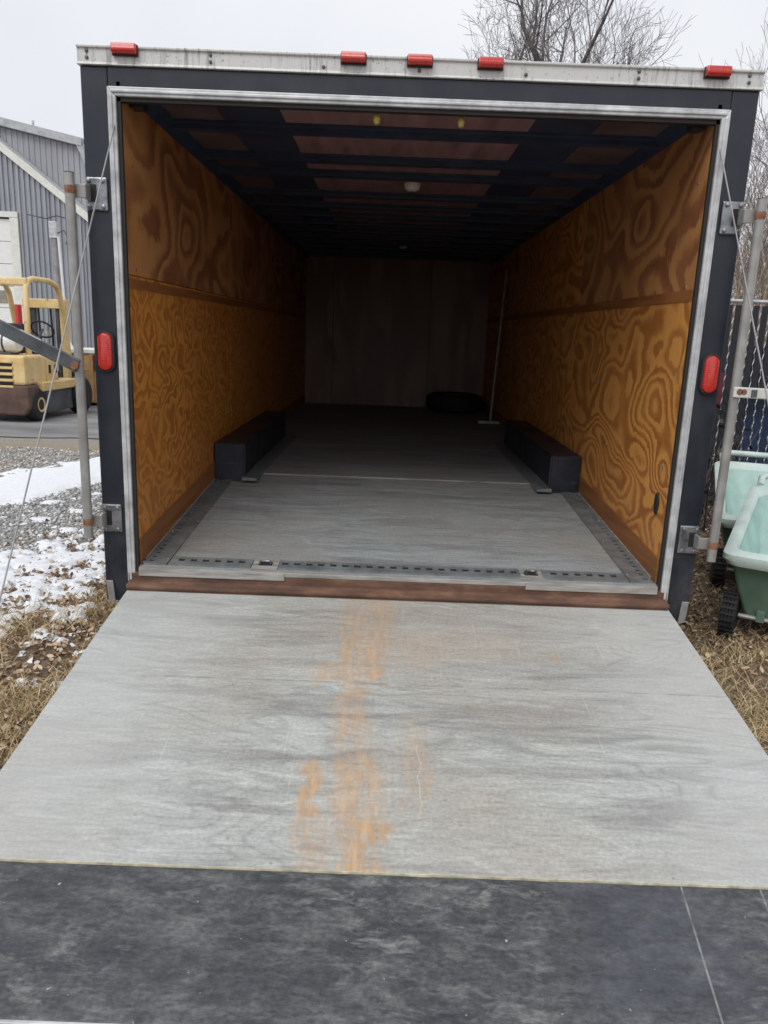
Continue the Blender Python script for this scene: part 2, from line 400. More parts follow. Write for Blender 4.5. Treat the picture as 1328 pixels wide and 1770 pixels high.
# ------------------------------------------------------------------ ground, yard
def ground_mat():
    n = NT('winter dirt and gravel', .95, 0, .2)
    x, y, z = n.xyz()
    a = n.noise(n.co, 1.2, 5, .6); b = n.noise(n.co, 22, 4, .65); g = n.noise(n.co, 90, 3, .7)
    dirt = n.ramp(b, [(.3, (.10, .072, .05)), (.55, (.20, .15, .105)), (.75, (.31, .245, .175))])
    grav = n.ramp(g, [(.3, (.18, .178, .17)), (.5, (.33, .325, .315)), (.7, (.50, .495, .48))])
    u = n.math('ADD', n.math('MULTIPLY_ADD', x, -.94, n.math('MULTIPLY', y, .34)), n.math('MULTIPLY', a, .5))
    gm = n.ramp(n.math('MULTIPLY', u, .1), [(.25, 0.), (.30, 1.)])
    c = n.mix(gm, dirt, grav)
    tan = n.ramp(g, [(.3, (.24, .195, .14)), (.7, (.45, .385, .29))])
    tm = n.ramp(n.math('MULTIPLY', u, .1), [(.485, 0.), (.53, 1.)])
    c = n.mix(n.math('MULTIPLY', tm, n.ramp(a, [(.36, .25), (.6, 1.)])), c, tan)
    n.col(c); n.bump(n.math('ADD', g, b), .8, .02); return n.m
MAT['ground'] = ground_mat()
tag(MB().add([(-300, -200, G), (300, -200, G), (300, 500, G), (-300, 500, G)], [(0, 1, 2, 3)]).build('ground', 'ground'), kind='structure')
def asphalt_mat():
    n = NT('worn asphalt', .85, 0, .3)
    b = n.noise(n.co, 60, 3, .7); a = n.noise(n.map((1, 3, 1)), .8, 4)
    n.col(n.mix(.5, n.ramp(a, [(.3, (.15, .15, .155)), (.7, (.30, .295, .29))]), n.ramp(b, [(.3, .5), (.7, 1.4)]), 'MULTIPLY')); n.bump(b, .5, .01); return n.m
MAT['asphalt'] = asphalt_mat()
edge = [(-40 + i * .25, 6.15 + .06 * (-40 + i * .25 + 4.5) + .12 * mnoise.noise(Vector((i * .35, 0, 0)))) for i in range(155)]
poly = edge + [(-1.5, 16), (-40, 16)]
m_ = MB(); m_.add([(p[0], p[1], G + .012) for p in poly], [tuple(range(len(poly)))])
tag(m_.build('asphalt_yard', 'asphalt'), kind='structure')

# ------------------------------------------------------------------ enclosed trailer
TR = thing('enclosed_trailer', 'black enclosed cargo trailer with plywood lined interior and lowered rear ramp', 'trailer', (0, 0, 0))
W, L_IN, HI = 1.1424, 6.65, 2.317
YS, ZS = 1.658, .4863                        # start of the rear slope in the floor
def floorz(y): return ZS if y >= YS else .372 + (y - .05) * (ZS - .372) / (YS - .05)

# rear frame
MB().box(-1.293, -1.19, 0, .09, .205, 2.352).build('rear_post', 'black_frame', TR, .006)
MB().box(1.19, 1.293, 0, .09, .205, 2.352).build('rear_post', 'black_frame', TR, .006)
MB().box(-1.189, 1.189, 0, .09, 2.25, 2.352).build('rear_header', 'black_frame', TR, .004)
# aluminium trim round the opening
for s in (-1, 1):
    m_ = MB()
    m_.prism([(s * 1.19, .30), (s * 1.157, .30), (s * 1.157, 2.2475), (s * 1.19, 2.2815)], 1, -.012, .05)
    m_.prism([(s * 1.181, .31), (s * 1.170, .31), (s * 1.170, 2.25), (s * 1.181, 2.262)], 1, -.017, -.011)
    m_.build('opening_trim', 'galv', TR, .003)
    MB().box(*sorted((s * 1.1565, s * 1.1425)), .0, .018, .36, 2.3).build('door_seal', 'seal', TR)
m_ = MB(); m_.prism([(-1.1895, 2.2815), (1.1895, 2.2815), (1.1565, 2.2475), (-1.1565, 2.2475)], 1, -.012, .05)
m_.prism([(-1.178, 2.2705), (1.178, 2.2705), (1.172, 2.259), (-1.172, 2.259)], 1, -.018, -.011)
m_.build('opening_trim', 'galv', TR, .003)
MB().box(-1.157, 1.157, .0, .03, 2.232, 2.247).build('door_seal', 'seal', TR)
# roof cap
cap = MB().prism([(-.004, 2.353), (.10, 2.353), (.10, 2.418), (.02, 2.423), (-.012, 2.421), (-.012, 2.412), (-.004, 2.410), (-.004, 2.362), (-.011, 2.358), (-.011, 2.353)], 0, -1.300, 1.300).build('roof_cap', 'cap', TR, .002)
rivet = None
for x in (-1.262, -.794, -.366, -.004, .40, .826, 1.244):
    for z in ((2.378, 2.402) if abs(x) > .5 else (2.376,)):
        if rivet is None:
            rivet = MB().lathe([(.007, 0), (.0065, -.004), (.003, -.006)], (0, 0, 0), 1, 8).build('rivet', 'lever_dark', cap, loc=(x, -.0045, z))
        else: copy_obj(rivet, cap, (x, -.0045, z))
# outer skins, roof, nose, underframe
for s in (-1, 1):
    MB().box(*sorted((s * 1.29, s * 1.27)), .0905, L_IN + .08, .33, 2.35).build('side_skin', 'grey_side', TR)
    MB().box(*sorted((s * 1.20, s * 1.06)), .2, L_IN, .24, .33).build('frame_rail', 'black_frame', TR)
    MB().box(*sorted((s * 1.2695, s * 1.175)), .095, L_IN + .05, 2.325, 2.352).build('top_rail', 'black_frame', TR)
MB().box(-1.29, 1.29, .1005, L_IN + .08, 2.3525, 2.405).build('roof', 'cap', TR)
MB().box(-1.269, 1.269, L_IN + .04, L_IN + .08, .33, 2.35).build('front_skin', 'grey_side', TR)
# wheels under the body
for s in (-1, 1):
    for y in (2.3, 3.2):
        w = MB().lathe([(.19, -.10), (.31, -.10), (.345, -.07), (.35, 0), (.345, .07), (.31, .10), (.19, .10)], (s * 1.16, y, G + .35), 0, 28).build('road_wheel', 'black_rubber', TR, 0, True)
        MB().lathe([(.03, -.02), (.185, -.07), (.19, .0), (.185, .07), (.03, .02)], (s * 1.175, y, G + .35), 0, 20).build('rim', 'galv', w)

# interior plywood sheets
gap = .004
ysp_l = [.020, 2.01, 3.23, 4.45, 5.67, L_IN]; ysp_r = [.020, 1.93, 3.15, 4.37, 5.59, L_IN]
for s, ysp in ((-1, ysp_l), (1, ysp_r)):
    for i in range(len(ysp) - 1):
        y0, y1 = ysp[i] + gap / 2, ysp[i + 1] - gap / 2
        wx = sorted((s * (W + .001), s * (W + .02)))
        MB().box(wx[0], wx[1], y0, y1, 1.60, HI + .02).build('plywood_panel', 'ply_bold' if s < 0 or i == 0 else 'ply_swirl', TR, .002)
        MB().box(wx[0], wx[1], y0, y1, .33, 1.597).build('plywood_panel', 'ply_fine' if s < 0 else 'ply_swirl', TR, .002)
    # plain board where the sheets meet at mid height, and the board along the floor
    MB().box(*sorted((s * (W - .0015), s * (W + .002))), .022, L_IN, 1.545 if s < 0 else 1.578, 1.585 if s < 0 else 1.625).build('mid_board', 'skirt', TR)
    m_ = MB(); x0, x1 = sorted((s * (W - .006), s * (W + .0005)))
    for (ya, yb) in ((.022, YS), (YS, L_IN)):
        m_.add([(x, y, floorz(y) + h) for y in (ya, yb) for x in (x0, x1) for h in (.0, .115)], [(0, 1, 3, 2), (4, 6, 7, 5), (0, 4, 5, 1), (2, 3, 7, 6), (1, 5, 7, 3), (0, 2, 6, 4)])
    m_.build('skirting_board', 'skirt', TR)
    MB().box(*sorted((s * W, s * (W - .012))), .075, 1.45, .0, .012, floorz).build('edge_strip', 'sill_wood', TR)
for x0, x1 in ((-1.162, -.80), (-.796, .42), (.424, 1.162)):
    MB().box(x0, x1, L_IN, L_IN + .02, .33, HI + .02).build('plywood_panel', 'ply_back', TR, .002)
# ceiling sheets and roof bows
for x0, x1, mt in ((-1.142, -.86, 'ceil_edge'), (-.858, -.586, 'ceil_dark'), (-.584, .512, 'ceil_mid'), (.514, .80, 'ceil_dark'), (.802, 1.142, 'ceil_edge')):
    MB().box(x0, x1, .0915, L_IN, 2.3175, 2.324).build('ceiling_sheet', mt, TR)
bow = None
for y in [.62, 1.21, 1.60, 2.27, 2.74, 3.2, 3.66, 4.12, 4.58, 5.04, 5.5, 5.96, 6.4]:
    if bow is None:
        m_ = MB(); m_.prism([(-.055, 2.3174), (.055, 2.3174), (.055, 2.306), (.03, 2.303), (.03, 2.283), (-.03, 2.283), (-.03, 2.303), (-.055, 2.306)], 0, -1.140, 1.140)
        bow = m_.build('roof_bow', 'shade_blue_bow', TR, loc=(0, y, 0))
    else: copy_obj(bow, TR, (0, y, 0))
for s in (-1, 1):
    MB().prism([(s * 1.1415, 2.317), (s * 1.1415, 2.27), (s * 1.09, 2.3165)], 1, .1, L_IN - .005).build('ceiling_corner_strip', 'shade_blue_bow', TR)
    MB().box(*sorted((s * 1.14, s * 1.085)), .09, .16, 2.235, 2.30).build('spring_bracket', 'black_frame', TR, .006)
# dome lamps, header bulbs
for x, y in ((.028, 1.893), (.027, 5.186)):
    d = MB().lathe([(.052, 0), (.052, -.012), (.046, -.03), (.03, -.042), (.008, -.045)], (x, y, 2.3173), 2, 20).build('dome_lamp', 'dome', TR, 0, True)
    MB().lathe([(.008, 0), (.006, -.006)], (x, y, 2.3173 - .0445), 2, 8).build('lamp_screw', 'lever_dark', d)
for x in (-.16, .169):
    b_ = MB().lathe([(.005, .01), (.013, .0), (.015, -.012), (.011, -.028), (.004, -.032)], (x, .045, 2.226), 2, 10).build('header_bulb', 'brass', TR, 0, True)

# floor: rear sloping sheet, then level sheets
fl = MB()
fl.box(-1.141, 1.141, .0, YS - .006, -.03, 0, floorz).build('floor_board', 'floor', TR)
ys_ = [YS, 3.06, 4.28, 5.5, L_IN]
for i in range(4):
    MB().box(-1.141, 1.141, ys_[i] + .004, ys_[i + 1] - .003, -.03, 0.004, floorz).build('floor_board', 'floor', TR)
MB().box(-1.03, 1.03, YS - .010, YS + .007, -.02, .0065, floorz).build('seam_strip', 'sill_wood', TR)
# slotted steel tracks
def track(name, u0, u1, v0, v1, hv0, hv1, pitch, hole, place, slot_h=.002, top_h=.009):
    t = MB()
    def quadbox(ua, ub, va, vb, h0, h1):
        pts = [place(u, v, h) for h in (h0, h1) for v in (va, vb) for u in (ua, ub)]
        t.add(pts, [(0, 2, 3, 1), (4, 5, 7, 6), (0, 1, 5, 4), (2, 6, 7, 3), (0, 4, 6, 2), (1, 3, 7, 5)])
    n_ = int((u1 - u0) / pitch)
    off = u0 + ((u1 - u0) - n_ * pitch) / 2
    quadbox(u0, u1, v0, hv0, .0, top_h); quadbox(u0, u1, hv1, v1, .0, top_h)
    e = u0
    for k in range(n_):
        a = off + k * pitch + (pitch - hole) / 2
        quadbox(e, a, hv0, hv1, .0005, top_h - .0008); e = a + hole
    quadbox(e, u1, hv0, hv1, .0005, top_h - .0008)
    o = t.build(name, 'rail', TR)
    sl = MB(); pts = [place(u, v, slot_h) for v in (hv0 - .001, hv1 + .001) for u in (u0 + .01, u1 - .01)]
    sl.add(pts, [(0, 1, 3, 2)]); sl.build('slot_backing', 'slot', o)
    return o
for s in (-1, 1):
    track('side_track', .02, 1.50, 1.027, 1.128, 1.092, 1.112, .050, .026, lambda u, v, h, s=s: (s * v, u, floorz(u) + h))
    rl = MB().prism([(s * .957, ZS), (s * .957, ZS + .02), (s * .90, ZS + .02), (s * .865, ZS + .014), (s * .865, ZS)], 1, 1.40, 3.4).build('wheel_box_rail', 'rail', TR, .003)
    wb = MB().box(*sorted((s * .958, s * 1.1362)), 1.456, 3.42, floorz(1.456) - .004, .703).build('wheel_box', 'black_box', TR, .006)
    MB().box(*sorted((s * .952, s * 1.1362)), 1.452, 3.425, .7032, .707).build('box_lid', 'black_box', wb, .002)
    MB().box(*sorted((s * .957, s * .945)), 1.453, 1.475, .47, .702).build('corner_angle', 'black_box', wb, .002)
plc = lambda u, v, h: (u, v, floorz(v) + h)
for u0, u1 in ((-1.02, -.655), (-.535, .545), (.645, 1.022)):
    track('rear_track', u0, u1, .018, .112, .060, .100, .054, .028, plc)
for xc in (-.595, .595):
    p = MB(); p.box(xc - .058, xc + .058, .012, .122, .0, .006, floorz); pl_ = p.build('ring_plate', 'sill_wood', TR, .002)
    MB().box(xc - .030, xc + .030, .048, .088, .0062, .0072, floorz).build('recess', 'slot', pl_)
    pts = [(xc - .022, .055, .386)] + [(xc + .026 * math.cos(t), .072 + .016 * math.sin(t), .387) for t in np.linspace(math.pi, 0, 9)] + [(xc + .022, .055, .386)]
    MB().tube(pts, .004, 6).build('tie_ring', 'chrome', pl_, 0, True)
for x, y in ((-1.13, .03), (1.115, .035), (1.04, .105), (-1.04, .09), (1.05, .55), (-1.035, .62), (-1.12, .45), (1.12, .9)):
    MB().lathe([(.009, 0), (.008, .004), (.003, .006)], (x, y, floorz(y) + .009), 2, 8).build('bolt_head', 'chrome', TR)
# sill: pale strips over a rusted angle
MB().box(-1.141, 1.141, -.012, .0, .345, .366).build('rear_sill', 'sill_wood', TR, .003)
MB().box(-1.139, -.50, -.018, -.0126, .330, .362).build('sill_cover', 'sill_wood', TR, .002)
MB().box(.56, 1.139, -.018, -.0126, .332, .363).build('sill_cover', 'sill_wood', TR, .002)
m_ = MB(); m_.prism([(-.032, .262), (.03, .262), (.03, .3445), (-.0124, .3445), (-.0124, .306), (-.032, .294)], 0, -1.188, 1.188)
m_.build('rusted_threshold', 'rust', TR, .004)
MB().tube([(-1.19, -.028, .283), (1.19, -.028, .283)], .013, 10).build('hinge_tube', 'rust', TR, 0, True)
for s in (-1, 1):
    MB().prism([(s * 1.257, .30), (s * 1.287, .30), (s * 1.280, .205), (s * 1.248, .195)], 1, -.010, -.001).build('foot_plate', 'rod', TR, .002)
# hole in the right wall near the door, scuffs
MB().lathe([(.03, 0), (.03, -.002), (.027, -.006), (.0, -.005)], (0, 0, 0), 0, 20).build('wall_grommet', 'slot', TR, loc=(W - .002, .125, .712), rot=(0, 0, 0)).scale = (1, .75, 1.7)
for y, z, w_, h_ in ((1.27, 1.17, .06, .018), (.10, .866, .018, .028), (.72, .45, .02, .02)):
    MB().prism([(y, z), (y + w_, z - h_ * .4), (y + w_ * .7, z + h_), (y + w_ * .2, z + h_ * .7)], 0, W - .0006, W + .0015).build('paint_scuff', 'sill_wood', TR)
screw = None
for s in (-1, 1):
    for z in (.55, .85, 1.25, 1.65, 2.05):
        for y in (.11, 1.0, 1.9):
            if screw is None: screw = MB().lathe([(.006, -.002), (.006, .002)], (0, 0, 0), 0, 8).build('panel_screw', 'chrome', TR, loc=(s * W, y, z))
            else: copy_obj(screw, TR, (s * W, y, z + rnd.uniform(-.03, .03)))

# ramp door, flap
def rz(y): return .27 + .15 * y
def slab(m, x0, x1, y0, y1, off, th):
    v = [(x, y, rz(y) + off - d) for d in (th, 0) for y in (y0, y1) for x in (x0, x1)]
    return m.add(v, [(0, 2, 3, 1), (4, 5, 7, 6), (0, 1, 5, 4), (2, 6, 7, 3), (0, 4, 6, 2), (1, 3, 7, 5)])
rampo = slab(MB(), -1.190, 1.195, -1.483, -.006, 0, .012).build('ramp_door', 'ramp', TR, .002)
slab(MB(), -1.188, 1.193, -1.475, -.02, -.0125, .04).build('ramp_frame', 'galv', rampo)
# raw, slightly ragged ply edge at the end of the deck
m_ = MB(); N = 240
vs_ = []
for i in range(N + 1):
    x = -1.190 + 2.385 * i / N
    j = .0022 * mnoise.noise(Vector((x * 9, 0, 0))) + .0012 * mnoise.noise(Vector((x * 60, 3, 0)))
    vs_ += [(x, -1.4832, rz(-1.483) + .0006), (x, -1.4848 - j, rz(-1.4848) + .0006), (x, -1.4848 - j, rz(-1.4848) - .006)]
m_.add(vs_, [q for i in range(N) for q in ((3 * i, 3 * i + 3, 3 * i + 4, 3 * i + 1), (3 * i + 1, 3 * i + 4, 3 * i + 5, 3 * i + 2))])
m_.build('raw_ply_edge', 'rawwood', rampo)
flap = slab(MB(), -1.190, 1.195, -1.885, -1.4852, -.005, .02).build('ramp_flap', 'flap', TR, .003)
slab(MB(), -1.190, 1.195, -1.894, -1.8853, -.0035, .012).build('flap_edge_strip', 'galv', flap, .002)
for s in (-1, 1):
    MB().tube([(s * 1.165, .055, 2.235), (s * 1.18, -.7, 1.16), (s * 1.197, -1.46, .075)], .0029, 6).build('ramp_cable', 'wire', TR, 0, True)
    MB().box(*sorted((s * 1.19, s * 1.21)), -1.49, -1.43, .03, .10).build('cable_anchor', 'chrome', TR, .003)

# clearance lamps, tail lamps
lamp = None
for x in (-1.114, -.253, -.003, .263, 1.117):
    if lamp is None:
        m_ = MB(); m_.prism([(-.028, .0), (-.024, .019), (-.004, .022), (.0, .022), (.0, -.014), (-.02, -.014), (-.027, -.008)], 0, -.046, .046)
        lamp = m_.build('clearance_lamp', 'red', TR, .005, False, 3, loc=(x, -.0125, 2.404))
        m_ = MB(); m_.box(-.049, .049, -.0035, .006, -.019, .020); base = m_.build('lamp_base', 'seal', lamp, .002)
    else:
        c_ = copy_obj(lamp, TR, (x, -.0125, 2.404)); copy_obj(base, c_)
def stadium(hw, hh, n=10):
    p = []
    for i in range(n + 1): t = math.pi * i / n; p.append((hw * math.cos(t), hh - hw + hw * math.sin(t)))
    for i in range(n + 1): t = math.pi + math.pi * i / n; p.append((hw * math.cos(t), -(hh - hw) + hw * math.sin(t)))
    return p
for x in (-1.2425, 1.2445):
    tl = MB()
    p0, p1, p2 = stadium(.031, .077), stadium(.027, .073), stadium(.014, .058)
    n_ = len(p0); v = [(a, -.012, b) for a, b in p0] + [(a, -.022, b) for a, b in p1] + [(a, -.027, b) for a, b in p2]
    f = [(i + k * n_, (i + 1) % n_ + k * n_, (i + 1) % n_ + (k + 1) * n_, i + (k + 1) * n_) for k in (0, 1) for i in range(n_)] + [tuple(range(2 * n_, 3 * n_))]
    tl.add(v, f); t_ = tl.build('tail_lamp', 'red', TR, 0, True, loc=(x, 0, 1.29))
    g_ = MB(); a_, b_, c_ = stadium(.041, .088), stadium(.038, .085), stadium(.031, .077)
    v = [(p, -.001, q) for p, q in a_] + [(p, -.014, q) for p, q in b_] + [(p, -.016, q) for p, q in c_] + [(p, -.008, q) for p, q in c_]
    f = [(i + k * n_, (i + 1) % n_ + k * n_, (i + 1) % n_ + (k + 1) * n_, i + (k + 1) * n_) for k in (0, 1, 2) for i in range(n_)]
    g_.add(v, f); g_.build('rubber_grommet', 'black_rubber', t_, 0, True)

# locking rods on hinge plates
for s in (-1, 1):
    rod = MB().tube([(s * 1.322, -.085, .515), (s * 1.322, -.085, 1.955)], .0185, 14).build('lock_rod', 'rod', TR, 0, True)
    MB().lathe([(.0185, 0), (.0185, -.003)], (s * 1.322, -.085, 1.9585), 2, 14).build('rod_cap', 'lever_dark', rod)
    for z in (1.895, .585):
        pl_ = MB().box(*sorted((s * 1.205, s * 1.288)), -.012, -.0005, z - .062, z + .062).build('hinge_plate', 'chrome', TR, .006)
        MB().box(*sorted((s * 1.247, s * 1.272)), -.0145, -.0125, z - .03, z + .034).build('plate_slot', 'slot', pl_)
        for dx in (1.222, 1.276):
            for dz in (-.047, .047):
                MB().lathe([(.009, 0), (.0085, -.006), (.004, -.008)], (s * dx, -.0125, z + dz), 1, 8).build('plate_bolt', 'chrome', pl_, 0)
        arm = MB()
        arm.box(*sorted((s * 1.268, s * 1.276)), -.06, -.013, z - .028, z + .028)
        arm.box(*sorted((s * 1.268, s * 1.316)), -.068, -.0605, z - .025, z + .025)
        arm.build('hinge_arm', 'rod', pl_, .002)
        MB().lathe([(.0188, -.015), (.0197, 0), (.0188, .015)], (s * 1.322, -.085, z), 2, 12).build('rust_collar', 'rust_spot', rod)
lv = MB().bar((-1.318, -.107, 1.232), (-1.72, -.135, 1.428), .012, .055).build('lock_lever', 'lever_dark', TR, .004)
tag(lv, 'dark flat lever slanting up to the left')
MB().bar((-1.465, -.116, 1.304), (-1.545, -.1215, 1.343), .0135, .0565).build('worn_band', 'rod', lv, .002)
MB().lathe([(.016, 0), (.016, -.02)], (-1.325, -.112, 1.236), 1, 10).build('pivot_bolt', 'rust_spot', lv)
lv = MB().bar((1.305, -.107, 1.228), (1.66, -.13, 1.222), .012, .042).build('lock_lever', 'white_lever', TR, .004)
tag(lv, 'off-white horizontal lever with a rust spot')
for dx in (1.328, 1.345):
    MB().lathe([(.013, 0), (.011, -.003)], (dx, -.1145, 1.230), 1, 9).build('rust_spot', 'rust_spot', lv)
MB().box(1.372, 1.395, -.121, -.1125, 1.211, 1.240).build('lever_hole', 'lever_dark', lv)

# ------------------------------------------------------------------ things inside
sq = thing('floor_squeegee', 'pale long-handled floor squeegee leaning at the inner right wall', 'squeegee', (1.0, 4.9, ZS))
MB().tube([(1.03, 4.93, ZS + .04), (1.112, 5.05, 2.08)], .0125, 8).build('handle', 'rod', sq, 0, True).matrix_parent_inverse = Matrix.Translation((-1.0, -4.9, -ZS))
o_ = MB().box(.90, 1.13, 4.905, 4.935, ZS + .012, ZS + .045).build('head', 'rod', sq, .004); o_.matrix_parent_inverse = Matrix.Translation((-1.0, -4.9, -ZS))
o_ = MB().box(.90, 1.13, 4.916, 4.924, ZS + .0045, ZS + .0115).build('blade', 'black_rubber', sq); o_.matrix_parent_inverse = Matrix.Translation((-1.0, -4.9, -ZS))
ty = thing('spare_tyre', 'black tyre lying flat on the floor at the dark front wall', 'tyre', (.75, 6.25, ZS + .004))
MB().lathe([(.20, .02), (.27, .0), (.335, .03), (.35, .08), (.35, .14), (.335, .19), (.27, .22), (.20, .20), (.17, .19)], (0, 0, 0), 2, 32).build('tread', 'black_rubber', ty, 0, True)
MB().lathe([(.02, .16), (.165, .15), (.17, .195), (.185, .20)], (0, 0, 0), 2, 24).build('rim', 'lever_dark', ty, 0, True)

# ------------------------------------------------------------------ metal buildings on the left
def corr_mat(name, c):
    n = NT(name, .5, .25)
    a = n.noise(n.map((6, 6, .5)), 2, 4, .6); b = n.noise(n.co, .8, 3)
    n.col(n.mix(n.ramp(b, [(.35, 0.), (.7, .5)]), n.ramp(a, [(.3, tuple(x * .8 for x in c)), (.7, tuple(min(1, x * 1.12) for x in c))]), tuple(x * .75 for x in c)))
    return n.m
MAT['corr_a'] = corr_mat('grey ribbed steel siding', (.36, .375, .41)); MAT['corr_b'] = corr_mat('pale grey ribbed siding', (.40, .405, .43))
MAT['trim_white'] = simple('cream trim', (.72, .72, .66), .6, 0, .1); MAT['roof_grey'] = simple('grey roof edge', (.42, .43, .45), .6, 0, .2)
MAT['door_white'] = simple('white door section', (.80, .80, .77), .55, 0, .05); MAT['glass_tan'] = simple('dull window pane', (.28, .25, .20), .2)
def ribbed(parent, x0, x1, y, z0, ztop, pitch, depth, m, sheet=.9, name='wall_sheet'):
    x = x0
    while x < x1 - 1e-3:
        xe = min(x + sheet, x1); mb = MB(); xs = []
        k = 0
        while True:
            b = x + k * pitch
            if b >= xe - 1e-4: break
            for fr, d in ((0, 0), (.5, 0), (.58, depth), (.92, depth)):
                if b + fr * pitch < xe - 1e-4: xs.append((b + fr * pitch, d))
            k += 1
        xs.append((xe, 0))
        v = [(a, y - d, z) for a, d in xs for z in (z0, ztop(a))]
        f = [(2 * i, 2 * i + 2, 2 * i + 3, 2 * i + 1) for i in range(len(xs) - 1)]
        mb.add(v, f).build(name, m, parent); x = xe
B1 = thing('metal_shed', 'grey ribbed steel shed with a cream gable trim and white overhead door', 'building', (0, 0, 0))
Y1 = 18.; zt1 = lambda x: 5.71 - .762 * (x + 10.37) if x > -11.4 else 5.71 + .762 * 1.03 - .762 * (-11.4 - x)
ribbed(B1, -10.05, -5.6, Y1, G, zt1, .135, .045, 'corr_a')
ribbed(B1, -14.2, -10.05, Y1, 4.02, zt1, .135, .045, 'corr_a')
ribbed(B1, -17.0, -14.2, Y1, G, lambda x: max(.5, zt1(x)), .135, .045, 'corr_a')
MB().bar((-11.35, Y1 - .08, zt1(-11.35) + .05), (-5.4, Y1 - .08, zt1(-5.4) + .05), .06, .17).build('gable_trim', 'trim_white', B1)
MB().bar((-11.45, Y1 - .08, zt1(-11.45) + .05), (-17.1, Y1 - .08, zt1(-17.1) + .05), .06, .17).build('gable_trim', 'trim_white', B1)
MB().prism([(-11.4, 6.62), (-5.3, 1.97), (-5.3, 1.85), (-11.4, 6.48), (-17.2, 2.06), (-17.2, 2.2)], 1, Y1 + .02, Y1 + .84).build('roof', 'roof_grey', B1)
MB().box(-5.62, -5.57, Y1 + .05, Y1 + .83, G, 1.85).build('side_wall', 'corr_a', B1)
MB().box(-10.22, -10.0, Y1 - .09, Y1 + .02, G, 4.0).build('door_jamb', 'trim_white', B1); MB().box(-14.3, -10.0, Y1 - .10, Y1 + .02, 4.003, 4.14).build('door_head', 'trim_white', B1)
MB().box(-14.25, -14.05, Y1 - .09, Y1 + .02, G, 4.0).build('door_jamb', 'trim_white', B1)
for i in range(7):
    s_ = MB().box(-14.04, -10.23, Y1 - .02, Y1 + .03, G + i * .572, G + i * .572 + .56).build('door_section', 'door_white', B1, .01)
    if i == 3:
        MB().box(-10.95, -10.45, Y1 - .035, Y1 - .0205, G + i * .572 + .12, G + i * .572 + .45).build('pane', 'glass_tan', s_)
B2 = thing('tall_metal_building', 'taller pale grey ribbed building rising behind the shed', 'building', (0, 0, 0))
Y2 = 18.9; zt2 = lambda x: 5.98 - .2 * (x + 8.66) if x < -8.66 else 5.98 - 2.2 * (x + 8.66)
ribbed(B2, -20.06, -8.66, Y2, G, zt2, .15, .022, 'corr_b'); ribbed(B2, -8.66, -6.0, Y2, G, zt2, .15, .022, 'corr_b')
MB().bar((-20.1, Y2 - .1, zt2(-20.1) + .14), (-8.52, Y2 - .1, zt2(-8.66) + .09), .2, .2).build('roof_edge', 'roof_grey', B2)
MB().bar((-8.63, Y2 - .09, 6.05), (-6.0, Y2 - .09, zt2(-6.0) + .1), .18, .12).build('roof_edge', 'roof_grey', B2)
MB().prism([(-20.1, 8.36), (-8.66, 6.08), (-6.0, .22), (-6.0, .1), (-8.7, 5.9), (-20.1, 8.2)], 1, Y2 + .03, Y2 + 14).build('roof', 'roof_grey', B2)
MB().tube([(-10.0, Y2 + .3, 6.3), (-10.0, Y2 + .3, 6.66)], .035, 8).build('vent_pipe', 'galv', B2)

# ------------------------------------------------------------------ conduit post, tan bin
cpst = thing('conduit_post', 'grey conduit post with a meter box standing before the ribbed shed', 'post', (-7.0, 13, G))
def pm(o): o.matrix_parent_inverse = Matrix.Translation((7.0, -13, -G)); return o
pm(MB().tube([(-7.0, 13, G), (-6.96, 13, 3.05)], .062, 12).build('post', 'rod', cpst, 0, True))
pm(MB().box(-7.04, -6.88, 12.92, 13.06, 3.02, 3.34).build('meter_box', 'galv', cpst, .01))
pm(MB().tube([(-6.86, 12.95, 3.05), (-6.8, 12.95, 1.4), (-6.76, 12.95, .9)], .028, 8).build('white_pipe', 'white_paint', cpst, 0, True))
pm(MB().tube([(-7.62, 13.3, 3.5), (-7.2, 13.2, 3.42), (-6.9, 13.0, 3.46), (-6.55, 13, 3.38)], .014, 6).build('wire', 'lever_dark', cpst))
pm(MB().tube([(-6.88, 12.97, 3.12), (-6.74, 12.95, 3.18), (-6.66, 12.95, 3.02), (-6.72, 12.95, 2.92), (-6.6, 12.95, 2.86)], .012, 6).build('wire', 'lever_dark', cpst))
v_ = pm(MB().lathe([(.05, .60), (.09, .68), (.09, .80), (.12, .83), (.05, .92), (.03, .98)], (-6.76, 12.95, 0), 2, 12).build('valve_head', 'white_paint', cpst, 0, True))
pm(MB().tube([(-6.76, 12.95, G), (-6.76, 12.95, .62)], .045, 10).build('valve_pipe', 'galv', cpst))
MAT['tan_paint'] = simple('tan painted steel', (.42, .25, .11), .6, 0, .2, 5, .1); MAT['orange_band'] = simple('orange tan rim', (.52, .30, .12), .5, 0, .2); MAT['red_paint'] = simple('faded red plate', (.10, .012, .02), .5, 0, .2)
db = thing('tan_scrap_bin', 'low tan steel scrap bin with a red plate beyond the forklift', 'scrap bin', (-5.05, 10.0, G))
MB().box(-.55, 1.2, 0, .9, .06, .60).build('body', 'tan_paint', db, .01)
MB().box(-.55, 1.2, .0, .9, .605, .90).build('upper_side', 'orange_band', db, .01)
MB().box(-.58, 1.23, -.03, .93, .903, .97).build('rim', 'trim_white', db, .01)
for x in (-.5, -.16, .3, .75): MB().box(x, x + .06, -.02, -.0005, .08, .9).build('rib', 'tan_paint', db)
MB().box(-.09, .06, -.015, -.0005, .62, .87).build('red_plate', 'red_paint', db)
for x in (-.45, 1.0): MB().box(x, x + .1, .05, .85, 0, .058).build('skid', 'black_rubber', db)

